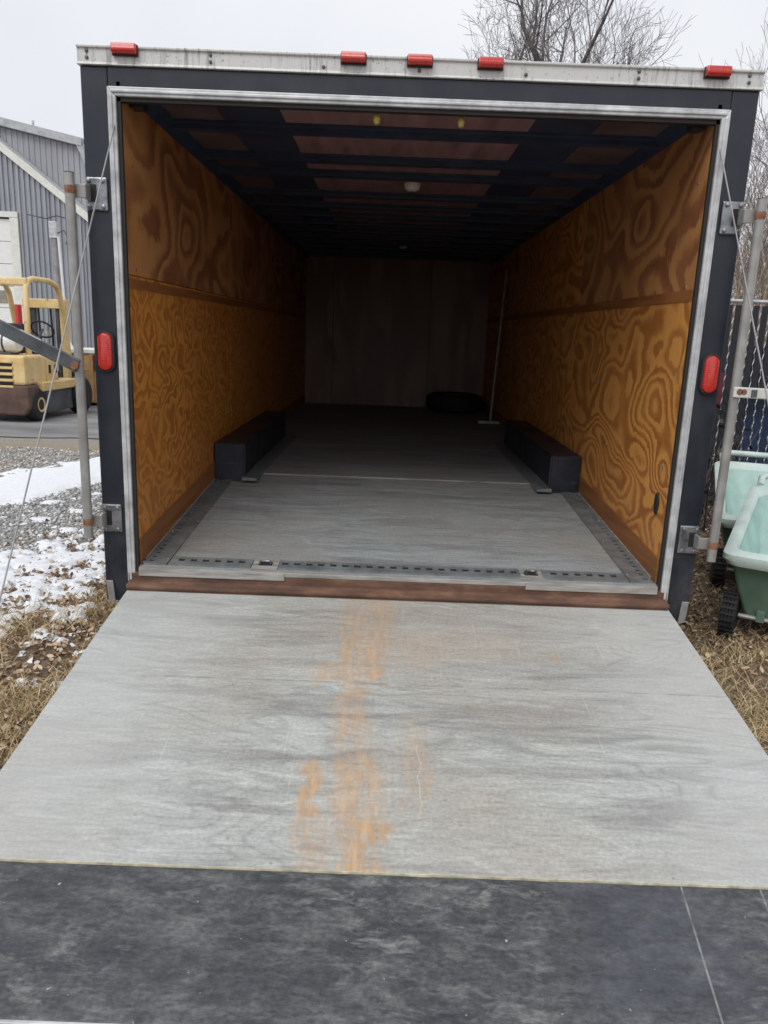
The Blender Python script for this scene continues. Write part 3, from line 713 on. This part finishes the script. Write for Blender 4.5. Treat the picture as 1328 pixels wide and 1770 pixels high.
# ------------------------------------------------------------------ forklift
def worn_yellow():
    n = NT('worn yellow paint', .5)
    a = n.noise(n.co, 4, 6, .7); b = n.noise(n.co, 7, 7, .78); c = n.noise(n.map((1, 1, .3)), 9, 4)
    col = n.ramp(a, [(.35, (.66, .45, .18)), (.65, (.80, .62, .32))])
    n.col(n.mix(n.ramp(b, [(.58, 0.), (.64, .8)]), col, (.24, .12, .06))); n.rgh(n.ramp(a, [(.3, .4), (.7, .7)])); return n.m
MAT['yellow'] = worn_yellow()
MAT['rust_dark'] = simple('rusty brown iron', (.11, .065, .05), .75, 0, .4, 6, .3); MAT['skirt_dark'] = simple('grimy grey skirt', (.07, .075, .085), .6, 0, .5, 4)
MAT['lp'] = simple('white gas cylinder', (.74, .74, .70), .4, 0, .12, 5)
fk = thing('forklift', 'old worn yellow forklift seen from behind on the asphalt', 'forklift', (-5.66, 7.45, G + .012), R(-3))
hw = .60
m_ = MB(); m_.prism([(-hw + .02, .10), (hw - .1, .10), (hw - .02, .20), (hw - .02, .52), (-hw + .02, .52)], 1, .0, .32)
m_.build('counterweight', 'rust_dark', fk, .03)
bd = MB().box(-hw + .04, hw - .06, .02, .62, .521, .93).build('engine_cover', 'yellow', fk, .035)
for k in range(5):
    MB().box(-.40, .36, .012, .03, .44 + k * .085, .478 + k * .085).build('louvre', 'slot', bd, .004)
    MB().box(-.41, .37, -.004, .016, .486 + k * .085, .515 + k * .085).build('louvre_fin', 'yellow', bd, .003)
sd = MB().box(hw - .35, hw - .055, .63, .98, .40, .90).build('side_cover', 'yellow', fk, .03)
for y in (.68, .86): MB().box(hw - .056, hw - .048, y, y + .06, .66, .78).build('vent', 'slot', sd)
MB().box(hw - .25, hw + .03, .34, 1.42, .42, .55).build('step_board', 'yellow', fk, .015)
MB().box(hw - .12, hw - .01, .42, 1.30, .10, .419).build('side_skirt', 'skirt_dark', fk, .01)
MB().box(-hw + .1, hw - .3, .65, 1.45, .20, .60).build('chassis', 'skirt_dark', fk, .01)
MB().box(-.25, .25, .62, 1.02, .935, 1.02).build('seat', 'black_rubber', fk, .03); MB().box(-.25, .25, .60, .68, 1.02, 1.36).build('seat_back', 'black_rubber', fk, .03)
for sx in (-1, 1):
    w = MB().lathe([(.10, -.09), (.20, -.09), (.23, -.06), (.23, .06), (.20, .09), (.10, .09)], (sx * (hw - .09), .30, .235), 0, 22).build('wheel', 'black_rubber', fk, 0, True)
    MB().lathe([(.02, -.07), (.105, -.092), (.11, .0), (.105, .092), (.02, .07)], (sx * (hw - .085), .30, .235), 0, 16).build('rim', 'yellow', w)
    w = MB().lathe([(.14, -.10), (.25, -.10), (.285, -.07), (.285, .07), (.25, .10), (.14, .10)], (sx * (hw - .02), 1.55, .285), 0, 24).build('wheel', 'black_rubber', fk, 0, True)
    MB().lathe([(.02, -.06), (.13, -.101), (.14, .0), (.13, .101), (.02, .06)], (sx * (hw - .02), 1.55, .285), 0, 16).build('rim', 'skirt_dark', w)
    # overhead guard: rear leg, curved roof bar, front leg
    gx = .40
    pts = [(sx * gx, .42, .9), (sx * gx, .44, 1.55), (sx * gx, .46, 1.86), (sx * gx, .52, 1.95), (sx * gx, .64, 1.985), (sx * gx, 1.15, 1.985), (sx * gx, 1.36, 1.93), (sx * gx, 1.46, 1.80), (sx * gx, 1.60, 1.25), (sx * gx, 1.66, .75)]
    MB().tube(pts, .042, 10).build('guard_leg', 'yellow', fk, 0, True)
for y in (.56, .72, .88, 1.04, 1.2): MB().box(-.40, .40, y, y + .03, 1.965, 1.995).build('guard_bar', 'yellow', fk)
MB().box(-.42, .42, .44, .52, 1.88, 1.99).build('guard_rear_beam', 'yellow', fk, .02)
mst = thing  # mast parts
for x in (-.33, .25): MB().box(x, x + .09, 1.72, 1.84, .08, 1.74).build('mast_channel', 'yellow', fk, .008)
for x in (-.22, .17): MB().box(x, x + .055, 1.74, 1.83, .08, 1.60).build('inner_channel', 'skirt_dark', fk, .006)
MB().box(-.34, .35, 1.70, 1.86, 1.60, 1.745).build('mast_crosshead', 'yellow', fk, .012)
MB().tube([(0, 1.78, .1), (0, 1.78, 1.35)], .045, 10).build('lift_cylinder', 'galv', fk, 0, True)
for x in (-.10, .10): MB().tube([(x, 1.76, .4), (x + .02, 1.72, 1.2), (x - .01, 1.76, 1.6)], .018, 6).build('hose', 'black_rubber', fk)
MB().box(-.42, .42, 1.87, 1.93, .15, .62).build('fork_carriage', 'skirt_dark', fk, .01)
for x in (-.30, .20): MB().box(x, x + .10, 1.935, 2.9, .07, .11).build('fork', 'rust_dark', fk, .005)
lp = MB().lathe([(.04, -.40), (.12, -.37), (.155, -.28), (.155, .28), (.12, .37), (.04, .40)], (0, .24, 1.10), 0, 20).build('gas_cylinder', 'lp', fk, 0, True)
for x in (-.2, .2): MB().lathe([(.158, -.015), (.158, .015)], (x, .24, 1.10), 0, 20).build('strap', 'skirt_dark', lp)
MB().box(-.3, .3, .12, .36, .932, .965).build('cylinder_bracket', 'skirt_dark', fk, .01)
MB().tube([(.30, .40, 1.36), (.30, .40, 1.62)], .05, 10).build('fire_extinguisher', 'red', fk, 0, True)
MB().tube([(.2, .98, 1.0), (.2, 1.25, 1.28)], .02, 8).build('steering_column', 'skirt_dark', fk)
MB().tube([(.2 + .17 * math.cos(t), 1.25 - .1 * math.sin(t), 1.28 + .12 * math.sin(t)) for t in np.linspace(0, 6.2832, 17)], .014, 6).build('steering_wheel', 'black_rubber', fk)

# ------------------------------------------------------------------ chain link fence with slats, right
FY = 3.7
MAT['slat'] = simple('black fence slat', (.014, .016, .022), .5, 0, .3); MAT['blue_tarp'] = simple('navy blue container', (.018, .04, .10), .5, 0, .35, 3, .1)
MAT['link'] = simple('galvanised link wire', (.50, .50, .49), .5, .2, .1)
fn = thing('chain_link_fence', 'chain-link fence filled with black privacy slats behind the green carts', 'fence', (2.4, FY, G))
def pf(o): o.matrix_parent_inverse = Matrix.Translation((-2.4, -FY, -G)); return o
for x in (2.36, 4.3, 6.3): pf(MB().tube([(x, FY, G), (x, FY, 1.86)], .03, 10).build('fence_post', 'galv', fn, 0, True))
pf(MB().tube([(2.36, FY - .01, 1.79), (6.3, FY - .01, 1.79)], .016, 8).build('top_rail', 'galv', fn, 0, True))
slat = None; x = 2.42; k = 0
while x < 6.2:
    zb = 1.02 if 3.13 < x < 3.95 else .06
    if slat is None or zb != .06:
        o_ = pf(MB().box(-.026, .026, -.004, .004, zb, 1.755).build('slat', 'slat', fn, 0, loc=(x, FY, 0)))
        if zb == .06: slat = o_
    else:
        pf(copy_obj(slat, fn, (x, FY, 0)))
    x += .078; k += 1
m_ = MB()
x = 2.42 - .039; zz = 1.78; st_ = .078
# woven wire: zig-zag strands between the slats
i = 0
while x < 6.25:
    pts = []; z = .05; s = 1 if i % 2 else -1
    while z < 1.77:
        pts.append((x + s * .011, FY + s * .012 - .004, z)); z += .05; s = -s
    m_.tube(pts, .0042, 4, False); x += st_ / 1.0; i += 1
tag(pf(m_.build('woven_wire', 'link', fn)), kind='stuff')
m_ = MB()
for q in range(16):
    x0 = 3.12 + q * .055
    for sgn in (1, -1):
        a, b = (x0, .08), (x0 + sgn * .55, 1.02)
        m_.tube([(a[0], FY - .012, a[1]), (b[0], FY - .012, b[1])], .0022, 4, False)
tag(pf(m_.build('open_mesh', 'slat', fn)), kind='stuff')
for q in range(48):
    pass
bc = thing('blue_container', 'dark blue container seen through the open mesh of the fence', 'container', (3.6, FY + .25, G))
MB().box(-.49, 1.5, 0, 1.3, .05, 1.45).build('body', 'blue_tarp', bc, .01)
for x in (-.47, .0, .5, 1.0): MB().box(x, x + .07, -.03, -.0005, .06, 1.42).build('rib', 'blue_tarp', bc, .005)
MB().box(-.52, -.491, -.05, .0, .05, 1.10).build('white_edge', 'white_paint', bc)
rp = thing('red_cart_panel', 'narrow red panel standing against the slatted fence beside the trailer', 'panel', (2.82, FY - .06, G))
MB().box(.0, .075, -.012, .012, .92, 1.20).build('panel', 'red_paint', rp, .004)
MB().box(.01, .065, -.011, .011, .0, .919).build('leg', 'black_rubber', rp, .003)

# ------------------------------------------------------------------ wheeled garden carts
MAT['mint'] = simple('pale mint plastic', (.55, .655, .605), .42, 0, .16, 7, .15); MAT['aqua'] = simple('aqua recessed plastic', (.36, .53, .475), .45, 0, .18, 7, .12)
MAT['sage'] = simple('sage green plastic', (.13, .215, .155), .5, 0, .22, 4, .1)
def make_cart():
    t = thing('garden_cart', 'x y z w', 'cart', (0, 0, 0))
    # body: tapered tub; near end at y=0 carrying the wheels, far end at y=.8
    w0, w1 = .24, .29
    def ring(z, w, ya, yb, dz=0): return [(-w, ya, z), (w, ya, z), (w, yb, z + dz), (-w, yb, z + dz)]
    b = MB(); rings = [ring(.10, .22, .12, .58), ring(.24, .27, .08, .66), ring(.415, .315, .03, .74, .17)]
    v = [p for r_ in rings for p in r_]
    f = [(3, 2, 1, 0)] + [(i + 4 * k, (i + 1) % 4 + 4 * k, (i + 1) % 4 + 4 * (k + 1), i + 4 * (k + 1)) for k in (0, 1) for i in range(4)]
    body = b.add(v, f).build('tub', 'sage', t, .02, False, 3)
    # rounded shell top with a raised rim and a sunken panel
    def outline(hw, ya, yb, rad, n=6):
        p = []
        for cx, cy, a0 in ((hw - rad, yb - rad, 0), (-hw + rad, yb - rad, 90), (-hw + rad, ya + rad, 180), (hw - rad, ya + rad, 270)):
            for i in range(n + 1):
                a = R(a0 + 90 * i / n); p.append((cx + rad * math.cos(a), cy + rad * math.sin(a)))
        return p
    def lift(y): return .452 + .22 * (max(0, y) / .8) ** 1.1
    l = MB(); layers = []
    for hw_, ya, yb, rad, dz in ((.335, -.025, .80, .07, -.055), (.352, -.042, .815, .06, -.025), (.350, -.040, .812, .06, .0), (.328, -.012, .785, .06, .014), (.305, .010, .765, .06, .016), (.292, .022, .745, .07, -.01), (.27, .05, .70, .09, -.10)):
        layers.append([(x, y, lift(y) + dz) for x, y in outline(hw_, ya, yb, rad)])
    n_ = len(layers[0]); v = [p for q in layers for p in q]
    f = [(i + k * n_, (i + 1) % n_ + k * n_, (i + 1) % n_ + (k + 1) * n_, i + (k + 1) * n_) for k in range(len(layers) - 1) for i in range(n_)]
    lid = l.add(v, f).build('top_shell', 'mint', t, 0, True)
    pnl = MB(); ls = [[(x, y, lift(y) + dz) for x, y in outline(hw_, ya, yb, rad)] for hw_, ya, yb, rad, dz in ((.288, .027, .74, .07, -.016), (.262, .06, .68, .10, -.11), (.225, .11, .55, .12, -.19), (.12, .22, .42, .09, -.205))]
    pnl.add([p for q in ls for p in q], [(i + k * n_, (i + 1) % n_ + k * n_, (i + 1) % n_ + (k + 1) * n_, i + (k + 1) * n_) for k in range(3) for i in range(n_)] + [tuple(range(3 * n_, 4 * n_))])
    pnl.build('tub_lining', 'aqua', lid, 0, True)
    MB().box(-.02, .02, -.048, -.0425, .428, .445).build('latch_notch', 'skirt_dark', lid)
    # handle at the high end: bar with uprights, leaving hand holes
    h = MB(); h.tube([(-.30, .77, .675), (-.305, .84, .71), (-.27, .88, .725), (.27, .88, .725), (.305, .84, .71), (.30, .77, .675)], .02, 10)
    for x in (-.0,): h.tube([(x, .77, .675), (x, .88, .725)], .022, 8)
    h.build('handle', 'mint', t, 0, True)
    for s in (-1, 1):
        prof = [(.06, -.035), (.10, -.035)] + [(.118 if j % 2 else .112, -.033 + .066 * j / 8) for j in range(9)] + [(.10, .035), (.06, .035)]
        w = MB().lathe(prof, (s * .29, .10, .115), 0, 28).build('wheel', 'black_rubber', t, 0, False)
        tr_ = MB()
        for j in range(24):
            a = 2 * math.pi * j / 24; c_, s_ = math.cos(a), math.sin(a)
            tr_.bar((s * .29 - .034, .10 + .118 * c_, .115 + .118 * s_), (s * .29 + .034, .10 + .118 * c_, .115 + .118 * s_), .012, .008, (0, c_, s_))
        tr_.build('tread', 'black_rubber', w)
        MB().lathe([(.01, -.02), (.058, -.034), (.058, .034), (.01, .02)], (s * .29, .10, .115), 0, 14).build('hub', 'skirt_dark', w)
    MB().tube([(-.25, .10, .115), (.25, .10, .115)], .012, 8).build('axle', 'rod', t)
    for x in (-.15, .15): MB().box(x - .02, x + .02, .085, .115, .10, .16).build('axle_bracket', 'sage', t, .004)
    for x in (-.12, .12): MB().tube([(x, .52, .12), (x, .56, .0)], .018, 8).build('stand_leg', 'sage', t)
    return t
c1 = make_cart(); c1.location = (1.897, .225, G); c1.rotation_euler = (0, 0, R(-32))
tag(c1, 'green wheeled tub cart with pale mint rim nearest the ramp', 'cart', 'green carts beside the trailer')
c2 = copy_tree(c1); c2.location = (2.22, 1.06, G); c2.rotation_euler = (0, 0, R(-20))
tag(c2, 'green wheeled tub cart with pale mint rim, farther from the ramp', 'cart', 'green carts beside the trailer')

# ------------------------------------------------------------------ bare trees
def bark(name, c):
    n = NT(name, .9, 0, .2); a = n.noise(n.map((6, 6, 1)), 4, 4)
    n.col(n.ramp(a, [(.3, tuple(x * .6 for x in c)), (.7, tuple(x * 1.3 for x in c))])); return n.m
MAT['bark'] = bark('grey brown bark', (.11, .095, .09)); MAT['bark_pale'] = bark('pale brown bark', (.27, .22, .17)); MAT['twig'] = bark('fine twigs', (.21, .19, .19)); MAT['twig_pale'] = bark('pale twigs', (.24, .21, .20)); MAT['brush'] = bark('dry tan brush', (.33, .255, .18))
def bare_tree(name, label, loc, height, seed, spread=.55, levels=6, trunk_r=.16, lean=(0, 0), mats=('bark', 'twig'), first=.28, kids=3, tf=.42, rmin=.008, limb=1., group='bare trees behind the trailer'):
    rg = random.Random(seed); T_ = thing(name, label, 'tree', loc, 0, group); tk, tw = MB(), MB()
    def grow(p, d, length, r_, lev):
        segs = 4 if lev < 3 else 3; pts = [p]; rad = [r_]; cur = p.copy(); dd = d.copy()
        for i in range(segs):
            jt = .13 if lev else .03
            dd = (dd + Vector((rg.gauss(0, jt), rg.gauss(0, jt), rg.gauss(0, .10) + (.05 if lev else .0)))).normalized()
            cur = cur + dd * (length / segs); pts.append(cur.copy()); rad.append(max(rmin, r_ * (1 - .5 * (i + 1) / segs)))
        (tk if lev < 2 else tw).tube(pts, rad, 6 if lev < 2 else 4 if lev < 4 else 3, False)
        if lev >= levels: return
        nk = kids + (1 if lev in (1, 2) else 0)
        for k in range(nk):
            t = first + (1 - first) * (k + rg.random() * .9) / nk if lev == 0 else .25 + .75 * (k + rg.random()) / nk
            i = min(segs - 1, int(t * segs)); q = pts[i].lerp(pts[i + 1], t * segs - i)
            ax = dd.orthogonal().normalized(); ax.rotate(Matrix.Rotation(rg.random() * 6.283, 3, dd))
            nd = (dd * (1 - spread * .75) + ax * spread * rg.uniform(.7, 1.3) + Vector((0, 0, .18))).normalized()
            grow(q, nd, length * rg.uniform(.52, .74) * (limb if lev == 0 else 1), r_ * (1 - .5 * t) * rg.uniform(.5, .68), lev + 1)
        grow(pts[-1], (dd + Vector((rg.gauss(0, .2), rg.gauss(0, .2), .1))).normalized(), length * .68 * (limb if lev == 0 else 1), rad[-1] * .9, lev + 1)
    grow(Vector((0, 0, -.1)), Vector((lean[0], lean[1], 1)).normalized(), height * tf, trunk_r, 0)
    tk.build('trunk', mats[0], T_, 0, True); tw.build('crown', mats[1], T_)
    return T_
bare_tree('bare_tree', 'big leafless tree spreading above the trailer roof', (5.2, 22, G), 13.8, 11, .58, 5, .26, (0, 0), first=.82, kids=3, tf=.60, rmin=.0052, limb=.50)
bare_tree('bare_tree', 'slimmer leafless tree left of the big one over the roof', (4.15, 23.0, G), 13.0, 5, .6, 5, .14, (0, 0), first=.80, tf=.64, rmin=.0055, limb=.36)
wl = ['pale leafless tree at the right edge behind the fence', 'tall thin leafless tree by the right picture edge', 'leafless sapling rising beside the trailer post', 'grey leafless tree deep in the wood at right', 'crooked leafless tree behind the slatted fence']
for i, (x, y, h, sd_, r_) in enumerate(((7.9, 13.6, 5.6, 21, .08), (10.4, 16.5, 8.6, 22, .09), (6.75, 12.4, 4.2, 23, .06), (13.6, 22, 11.5, 24, .13), (9.3, 17.6, 6.2, 25, .08))):
    bare_tree('bare_tree', wl[i], (x, y, G), h, sd_, .5, 5, r_, (0, 0), ('bark_pale', 'twig_pale'), .2, 3, group='leafless trees behind the fence', rmin=.0045)
# dense tan undergrowth, too many stems to count
m_ = MB(); rg = random.Random(3)
for i in range(1500):
    x = rg.uniform(4.2, 15); y = rg.uniform(10.5, 22); h = rg.uniform(1.6, 4.6) * (1 if rg.random() < .8 else 1.35)
    p = Vector((x, y, G)); pts = [p.copy()]; d = Vector((rg.gauss(0, .12), rg.gauss(0, .12), 1))
    for k in range(3): d += Vector((rg.gauss(0, .13), rg.gauss(0, .13), 0)); p = p + d.normalized() * h / 3; pts.append(p.copy())
    r_ = rg.uniform(.008, .028); m_.tube(pts, [r_, r_ * .8, r_ * .55, r_ * .2], 3, False)
    for k in range(3):
        q = pts[1].lerp(pts[3], rg.random()); e = q + Vector((rg.gauss(0, .35), rg.gauss(0, .35), rg.uniform(.2, .8))); m_.tube([q, q.lerp(e, .5) + Vector((rg.gauss(0, .05), 0, 0)), e], [.007, .005, .002], 3, False)
tag(m_.build('undergrowth', 'brush'), 'dense tan leafless undergrowth behind the slatted fence', 'undergrowth', None, 'stuff')
hill = MB(); hv = []; hf = []
nx, ny = 40, 8
for j in range(ny + 1):
    for i in range(nx + 1):
        x = -60 + 150 * i / nx; y = 24 + 60 * j / ny
        hv.append((x, y, G - .05 + (.9 * j / ny * 5 * (1 if x > 0 else max(0, 1 + x / 30))) + (.4 * mnoise.noise(Vector((x * .1, y * .1, 0))) if j else 0)))
for j in range(ny):
    for i in range(nx): a = j * (nx + 1) + i; hf.append((a, a + 1, a + nx + 2, a + nx + 1))
MAT['hill'] = simple('leaf covered rise', (.19, .14, .10), .95, 0, .4, .6)
tag(hill.add(hv, hf).build('wooded_rise', 'hill'), kind='structure')
# dark dead shrub between trailer and fence
m_ = MB(); rg = random.Random(9)
for i in range(150):
    p = Vector((2.33 + rg.gauss(0, .14), 2.95 + rg.gauss(0, .22), G)); d = Vector((rg.gauss(0, .35), rg.gauss(0, .3), 1)).normalized(); e = p + d * rg.uniform(.4, 1.0)
    m_.tube([p, p.lerp(e, .5) + Vector((rg.gauss(0, .04), rg.gauss(0, .04), 0)), e], [.006, .005, .002], 3, False)
sb = thing('dead_shrub', 'dark dead shrub with shrivelled leaves between trailer and fence', 'shrub', (2.33, 2.95, G))
o_ = m_.build('stems', 'bark', sb); o_.matrix_parent_inverse = Matrix.Translation((-2.33, -2.95, -G))

# ------------------------------------------------------------------ scattered ground cover
def island_mat(name, stops, rough=.85, spec=.25):
    n = NT(name, rough, 0, spec); n.col(n.ramp(n.island(), stops)); return n.m
MAT['leaf'] = island_mat('dead leaves', [(0., (.12, .07, .04)), (.3, (.25, .155, .09)), (.6, (.40, .27, .165)), (.85, (.55, .41, .28)), (1., (.68, .56, .43))])
MAT['dark_leaf'] = island_mat('shrivelled dark leaves', [(0., (.012, .012, .014)), (.7, (.05, .045, .045)), (1., (.16, .14, .13))])
MAT['stone'] = island_mat('grey gravel stones', [(0., (.20, .20, .195)), (.4, (.38, .38, .37)), (.75, (.56, .555, .54)), (1., (.74, .73, .71))])
MAT['straw'] = island_mat('dry grass', [(0., (.30, .22, .11)), (.5, (.50, .39, .21)), (1., (.70, .58, .37))])
def snow_mat():
    n = NT('snow', .75, 0, .3); a = n.noise(n.co, 30, 4)
    n.col(n.ramp(a, [(.3, (.74, .77, .81)), (.7, (.86, .87, .89))])); n.bump(a, .4, .01); return n.m
MAT['snow'] = snow_mat()
nr = np.random.default_rng(4)
def U(x, y): return -.94 * x + .34 * y
def n2(x, y, s, k=0): return mnoise.noise(Vector((x * s, y * s, k)))
def fb(x, y, s, k=0): return n2(x, y, s, k) + .5 * n2(x, y, s * 2.1, k + 5) + .3 * n2(x, y, s * 4.4, k + 9)
def snow_h(x, y):
    u = U(x, y)
    if u < 2.75:      # broken snow over leaves, thinning towards ramp and camera
        bias = .02 + min(.42, max(-.20, (u - 1.72) * .85)) - (.22 if y < -.35 else 0) * min(1, (-.35 - y) * 1.6 if y < -.35 else 0)
        if y > 1.35: bias -= (y - 1.35) * 1.1 if u > 2.1 else (y - 1.35) * .35
        h = fb(x, y, 6.5, 1) * .75 + .75 * n2(x, y, 23, 2) + .45 * n2(x, y, 47, 6) + bias - .10
        h2 = .5
    else:
        e = .22 * n2(x, y, .9, 3); m = min(u - 3.62 - e, 4.78 + e - u)
        h = m * 2.0 + .55 * fb(x, y, 3.2, 4) + .25 * n2(x, y, 15, 4) - .12
        if u < 3.6: h = max(h, fb(x, y, 7, 6) * .9 - .30)
        if u > 4.8: h = max(h, fb(x, y, 2.2, 7) * .9 - .52)
    return h
def snow_sheet(x0, x1, y0, y1, st, cond):
    nx, ny = int((x1 - x0) / st), int((y1 - y0) / st); idx = {}; V = []; F = []
    H = np.full((nx + 1, ny + 1), -1.)
    for i in range(nx + 1):
        for j in range(ny + 1):
            x, y = x0 + i * st, y0 + j * st
            if cond(x, y): H[i, j] = snow_h(x, y)
    def vid(i, j):
        if (i, j) not in idx:
            x, y, h = x0 + i * st, y0 + j * st, H[i, j]
            idx[(i, j)] = len(V); V.append((x + st * .35 * n2(x, y, 40, 3), y + st * .35 * n2(x, y, 40, 8), G - .004 + min(.028, max(-.006, h * .09)) + .004 * n2(x, y, 22, 1)))
        return idx[(i, j)]
    for i in range(nx):
        for j in range(ny):
            if max(H[i, j], H[i + 1, j], H[i, j + 1], H[i + 1, j + 1]) > 0 and min(H[i, j], H[i + 1, j], H[i, j + 1], H[i + 1, j + 1]) > -.6:
                F.append((vid(i, j), vid(i + 1, j), vid(i + 1, j + 1), vid(i, j + 1)))
    return V, F
inview = lambda x, y: x < -1.25 and x > -.62 * (y + 3.2) - .75
V1, F1 = snow_sheet(-3.4, -1.2, -1.6, 4.2, .02, lambda x, y: U(x, y) < 3.0 and x < -1.24)
o_ = bulk('snow', V1, F1, 'snow'); tag(o_, 'thin patchy snow among leaves left of the ramp', 'snow', None, 'stuff'); o_.data.shade_smooth()
V2, F2 = snow_sheet(-7.5, -1.35, 1.6, 7.0, .05, lambda x, y: U(x, y) >= 2.95 and x < -1.3)
o_ = bulk('snow_strip', V2, F2, 'snow'); tag(o_, 'strip of snow lying along the gravel at left', 'snow', None, 'stuff'); o_.data.shade_smooth()

def scatter(name, pts, tmplV, tmplF, smin, smax, mat_, flat=.5, zoff=0., tilt=.5, yscale=None):
    tV = np.array(tmplV); k = len(pts); nv = len(tV)
    s = nr.uniform(smin, smax, (k, 1, 1)); ang = nr.uniform(0, 6.283, k); ta, tb = nr.normal(0, tilt, k), nr.normal(0, tilt, k)
    ca, sa = np.cos(ang), np.sin(ang)
    X = tV[None, :, 0] * 1.; Yy = tV[None, :, 1] * (nr.uniform(.7, 1.2, (k, 1))); Z = tV[None, :, 2] * nr.uniform(.6, 1.4, (k, 1))
    Y2_ = Yy * np.cos(ta)[:, None] - Z * np.sin(ta)[:, None]; Z2 = Yy * np.sin(ta)[:, None] + Z * np.cos(ta)[:, None]
    X3 = X * np.cos(tb)[:, None] + Z2 * np.sin(tb)[:, None]; Z3 = -X * np.sin(tb)[:, None] + Z2 * np.cos(tb)[:, None]
    P = np.stack([X3 * ca[:, None] - Y2_ * sa[:, None], X3 * sa[:, None] + Y2_ * ca[:, None], Z3], -1) * s
    P += np.asarray(pts)[:, None, :]; P[:, :, 2] += zoff
    F = (np.array(tmplF)[None] + (np.arange(k) * nv)[:, None, None]).reshape(-1, len(tmplF[0]))
    return bulk(name, P.reshape(-1, 3), F, mat_, len(tmplF[0]))
leafV = [(-.5, 0, 0), (-.2, -.28, .10), (-.2, .28, .10), (.15, -.26, .12), (.15, .26, .06), (.55, 0, .10), (-.18, 0, 0), (.18, 0, .03)]
leafF = [(0, 1, 6), (0, 6, 2), (1, 3, 7), (1, 7, 6), (6, 7, 4), (6, 4, 2), (3, 5, 7), (7, 5, 4)]
pts = []
def leaf_density(x, y):
    if x < 0:
        u = U(x, y); d = .95 - max(0, (u - 1.5)) * .62
        if y < -.2: d += .25
        if fb(x, y, 5.5, 1) * .85 > .25: d *= .45
        return max(.05, d) if u < 3.0 else .0
    return .55 + .5 * n2(x, y, 1.6, 2) - (.25 if y < -.1 else 0)
while len(pts) < 11000:
    x, y = nr.uniform(-3.2, -1.22), nr.uniform(-1.7, 3.4)
    if nr.random() < leaf_density(x, y): pts.append((x, y, G + nr.uniform(.003, .022)))
while len(pts) < 21000:
    x, y = nr.uniform(1.2, 3.6), nr.uniform(-1.5, 3.6)
    if nr.random() < leaf_density(x, y): pts.append((x, y, G + nr.uniform(.003, .02)))
tag(scatter('leaf_litter', pts, leafV, leafF, .014, .038, 'leaf', tilt=.55), 'brown dead leaves littered on both sides of the ramp', 'leaves', None, 'stuff')
pts = [(2.33 + nr.normal(0, .20), 2.95 + nr.normal(0, .25), G + abs(nr.normal(.45, .3))) for _ in range(700)]
o_ = scatter('foliage', pts, leafV, leafF, .03, .07, 'dark_leaf', tilt=1.2); o_.parent = sb; o_.matrix_parent_inverse = Matrix.Translation((-2.33, -2.95, -G)); o_['kind'] = 'stuff'
# gravel
bm = bmesh.new(); bmesh.ops.create_icosphere(bm, subdivisions=1, radius=.5); bm.verts.ensure_lookup_table()
sV = [tuple(v.co * (1 + .28 * math.sin(i * 7.3))) for i, v in enumerate(bm.verts)]; sF = [tuple(v.index for v in f.verts) for f in bm.faces]; bm.free()
sV = [(a, b * .8, c * .6) for a, b, c in sV]
pts = []
while len(pts) < 11000:
    x, y = nr.uniform(-4.6, -1.3), nr.uniform(.6, 5.4); u = U(x, y)
    d = 1. if 2.55 < u < 3.75 else .10 if u < 2.55 else .12 if u < 4.7 else .5
    if nr.random() < d and u < 6: pts.append((x, y, G + nr.uniform(-.004, .008)))
tag(scatter('gravel', pts, sV, sF, .014, .042, 'stone', tilt=.6), 'loose grey gravel left of the trailer', 'gravel', None, 'stuff')
# dry grass blades
V, F = [], []
def blade(x, y, h, lean_, w):
    a = nr.uniform(0, 6.283); b = nr.uniform(0, 6.283); dx, dy = math.cos(a) * w, math.sin(a) * w; lx, ly = math.cos(b) * lean_, math.sin(b) * lean_; o = len(V)
    V.extend([(x - dx, y - dy, G), (x + dx, y + dy, G), (x + dx * .7 + lx * .45, y + dy * .7 + ly * .45, G + h * .6), (x - dx * .7 + lx * .45, y - dy * .7 + ly * .45, G + h * .6), (x + lx, y + ly, G + h), (x + lx * 1.02 + dx * .2, y + ly * 1.02 + dy * .2, G + h)])
    F.extend([(o, o + 1, o + 2, o + 3), (o + 3, o + 2, o + 5, o + 4)])
cnt = 0
while cnt < 14000:
    x, y = nr.uniform(1.2, 2.9), nr.uniform(-1.6, 2.2)
    d = (.9 if y < .25 else .22) * (.75 + .8 * n2(x, y, 3.3, 5))
    if nr.random() < d: blade(x, y, nr.uniform(.015, .07), nr.uniform(.03, .11), nr.uniform(.0012, .0026)); cnt += 1
while cnt < 23000:
    x, y = nr.uniform(-2.2, -1.2), nr.uniform(-1.7, .9); u = U(x, y)
    d = (.8 if y < -.2 else .5) * (.35 + 1.1 * n2(x, y, 3.0, 8)) * max(0, 1 - max(0, u - 1.35) * 1.3)
    if nr.random() < d: blade(x, y, nr.uniform(.015, .08), nr.uniform(.03, .11), nr.uniform(.0012, .0026)); cnt += 1
tag(bulk('dry_grass', V, F, 'straw'), 'matted dry grass along both edges of the ramp', 'grass', None, 'stuff')
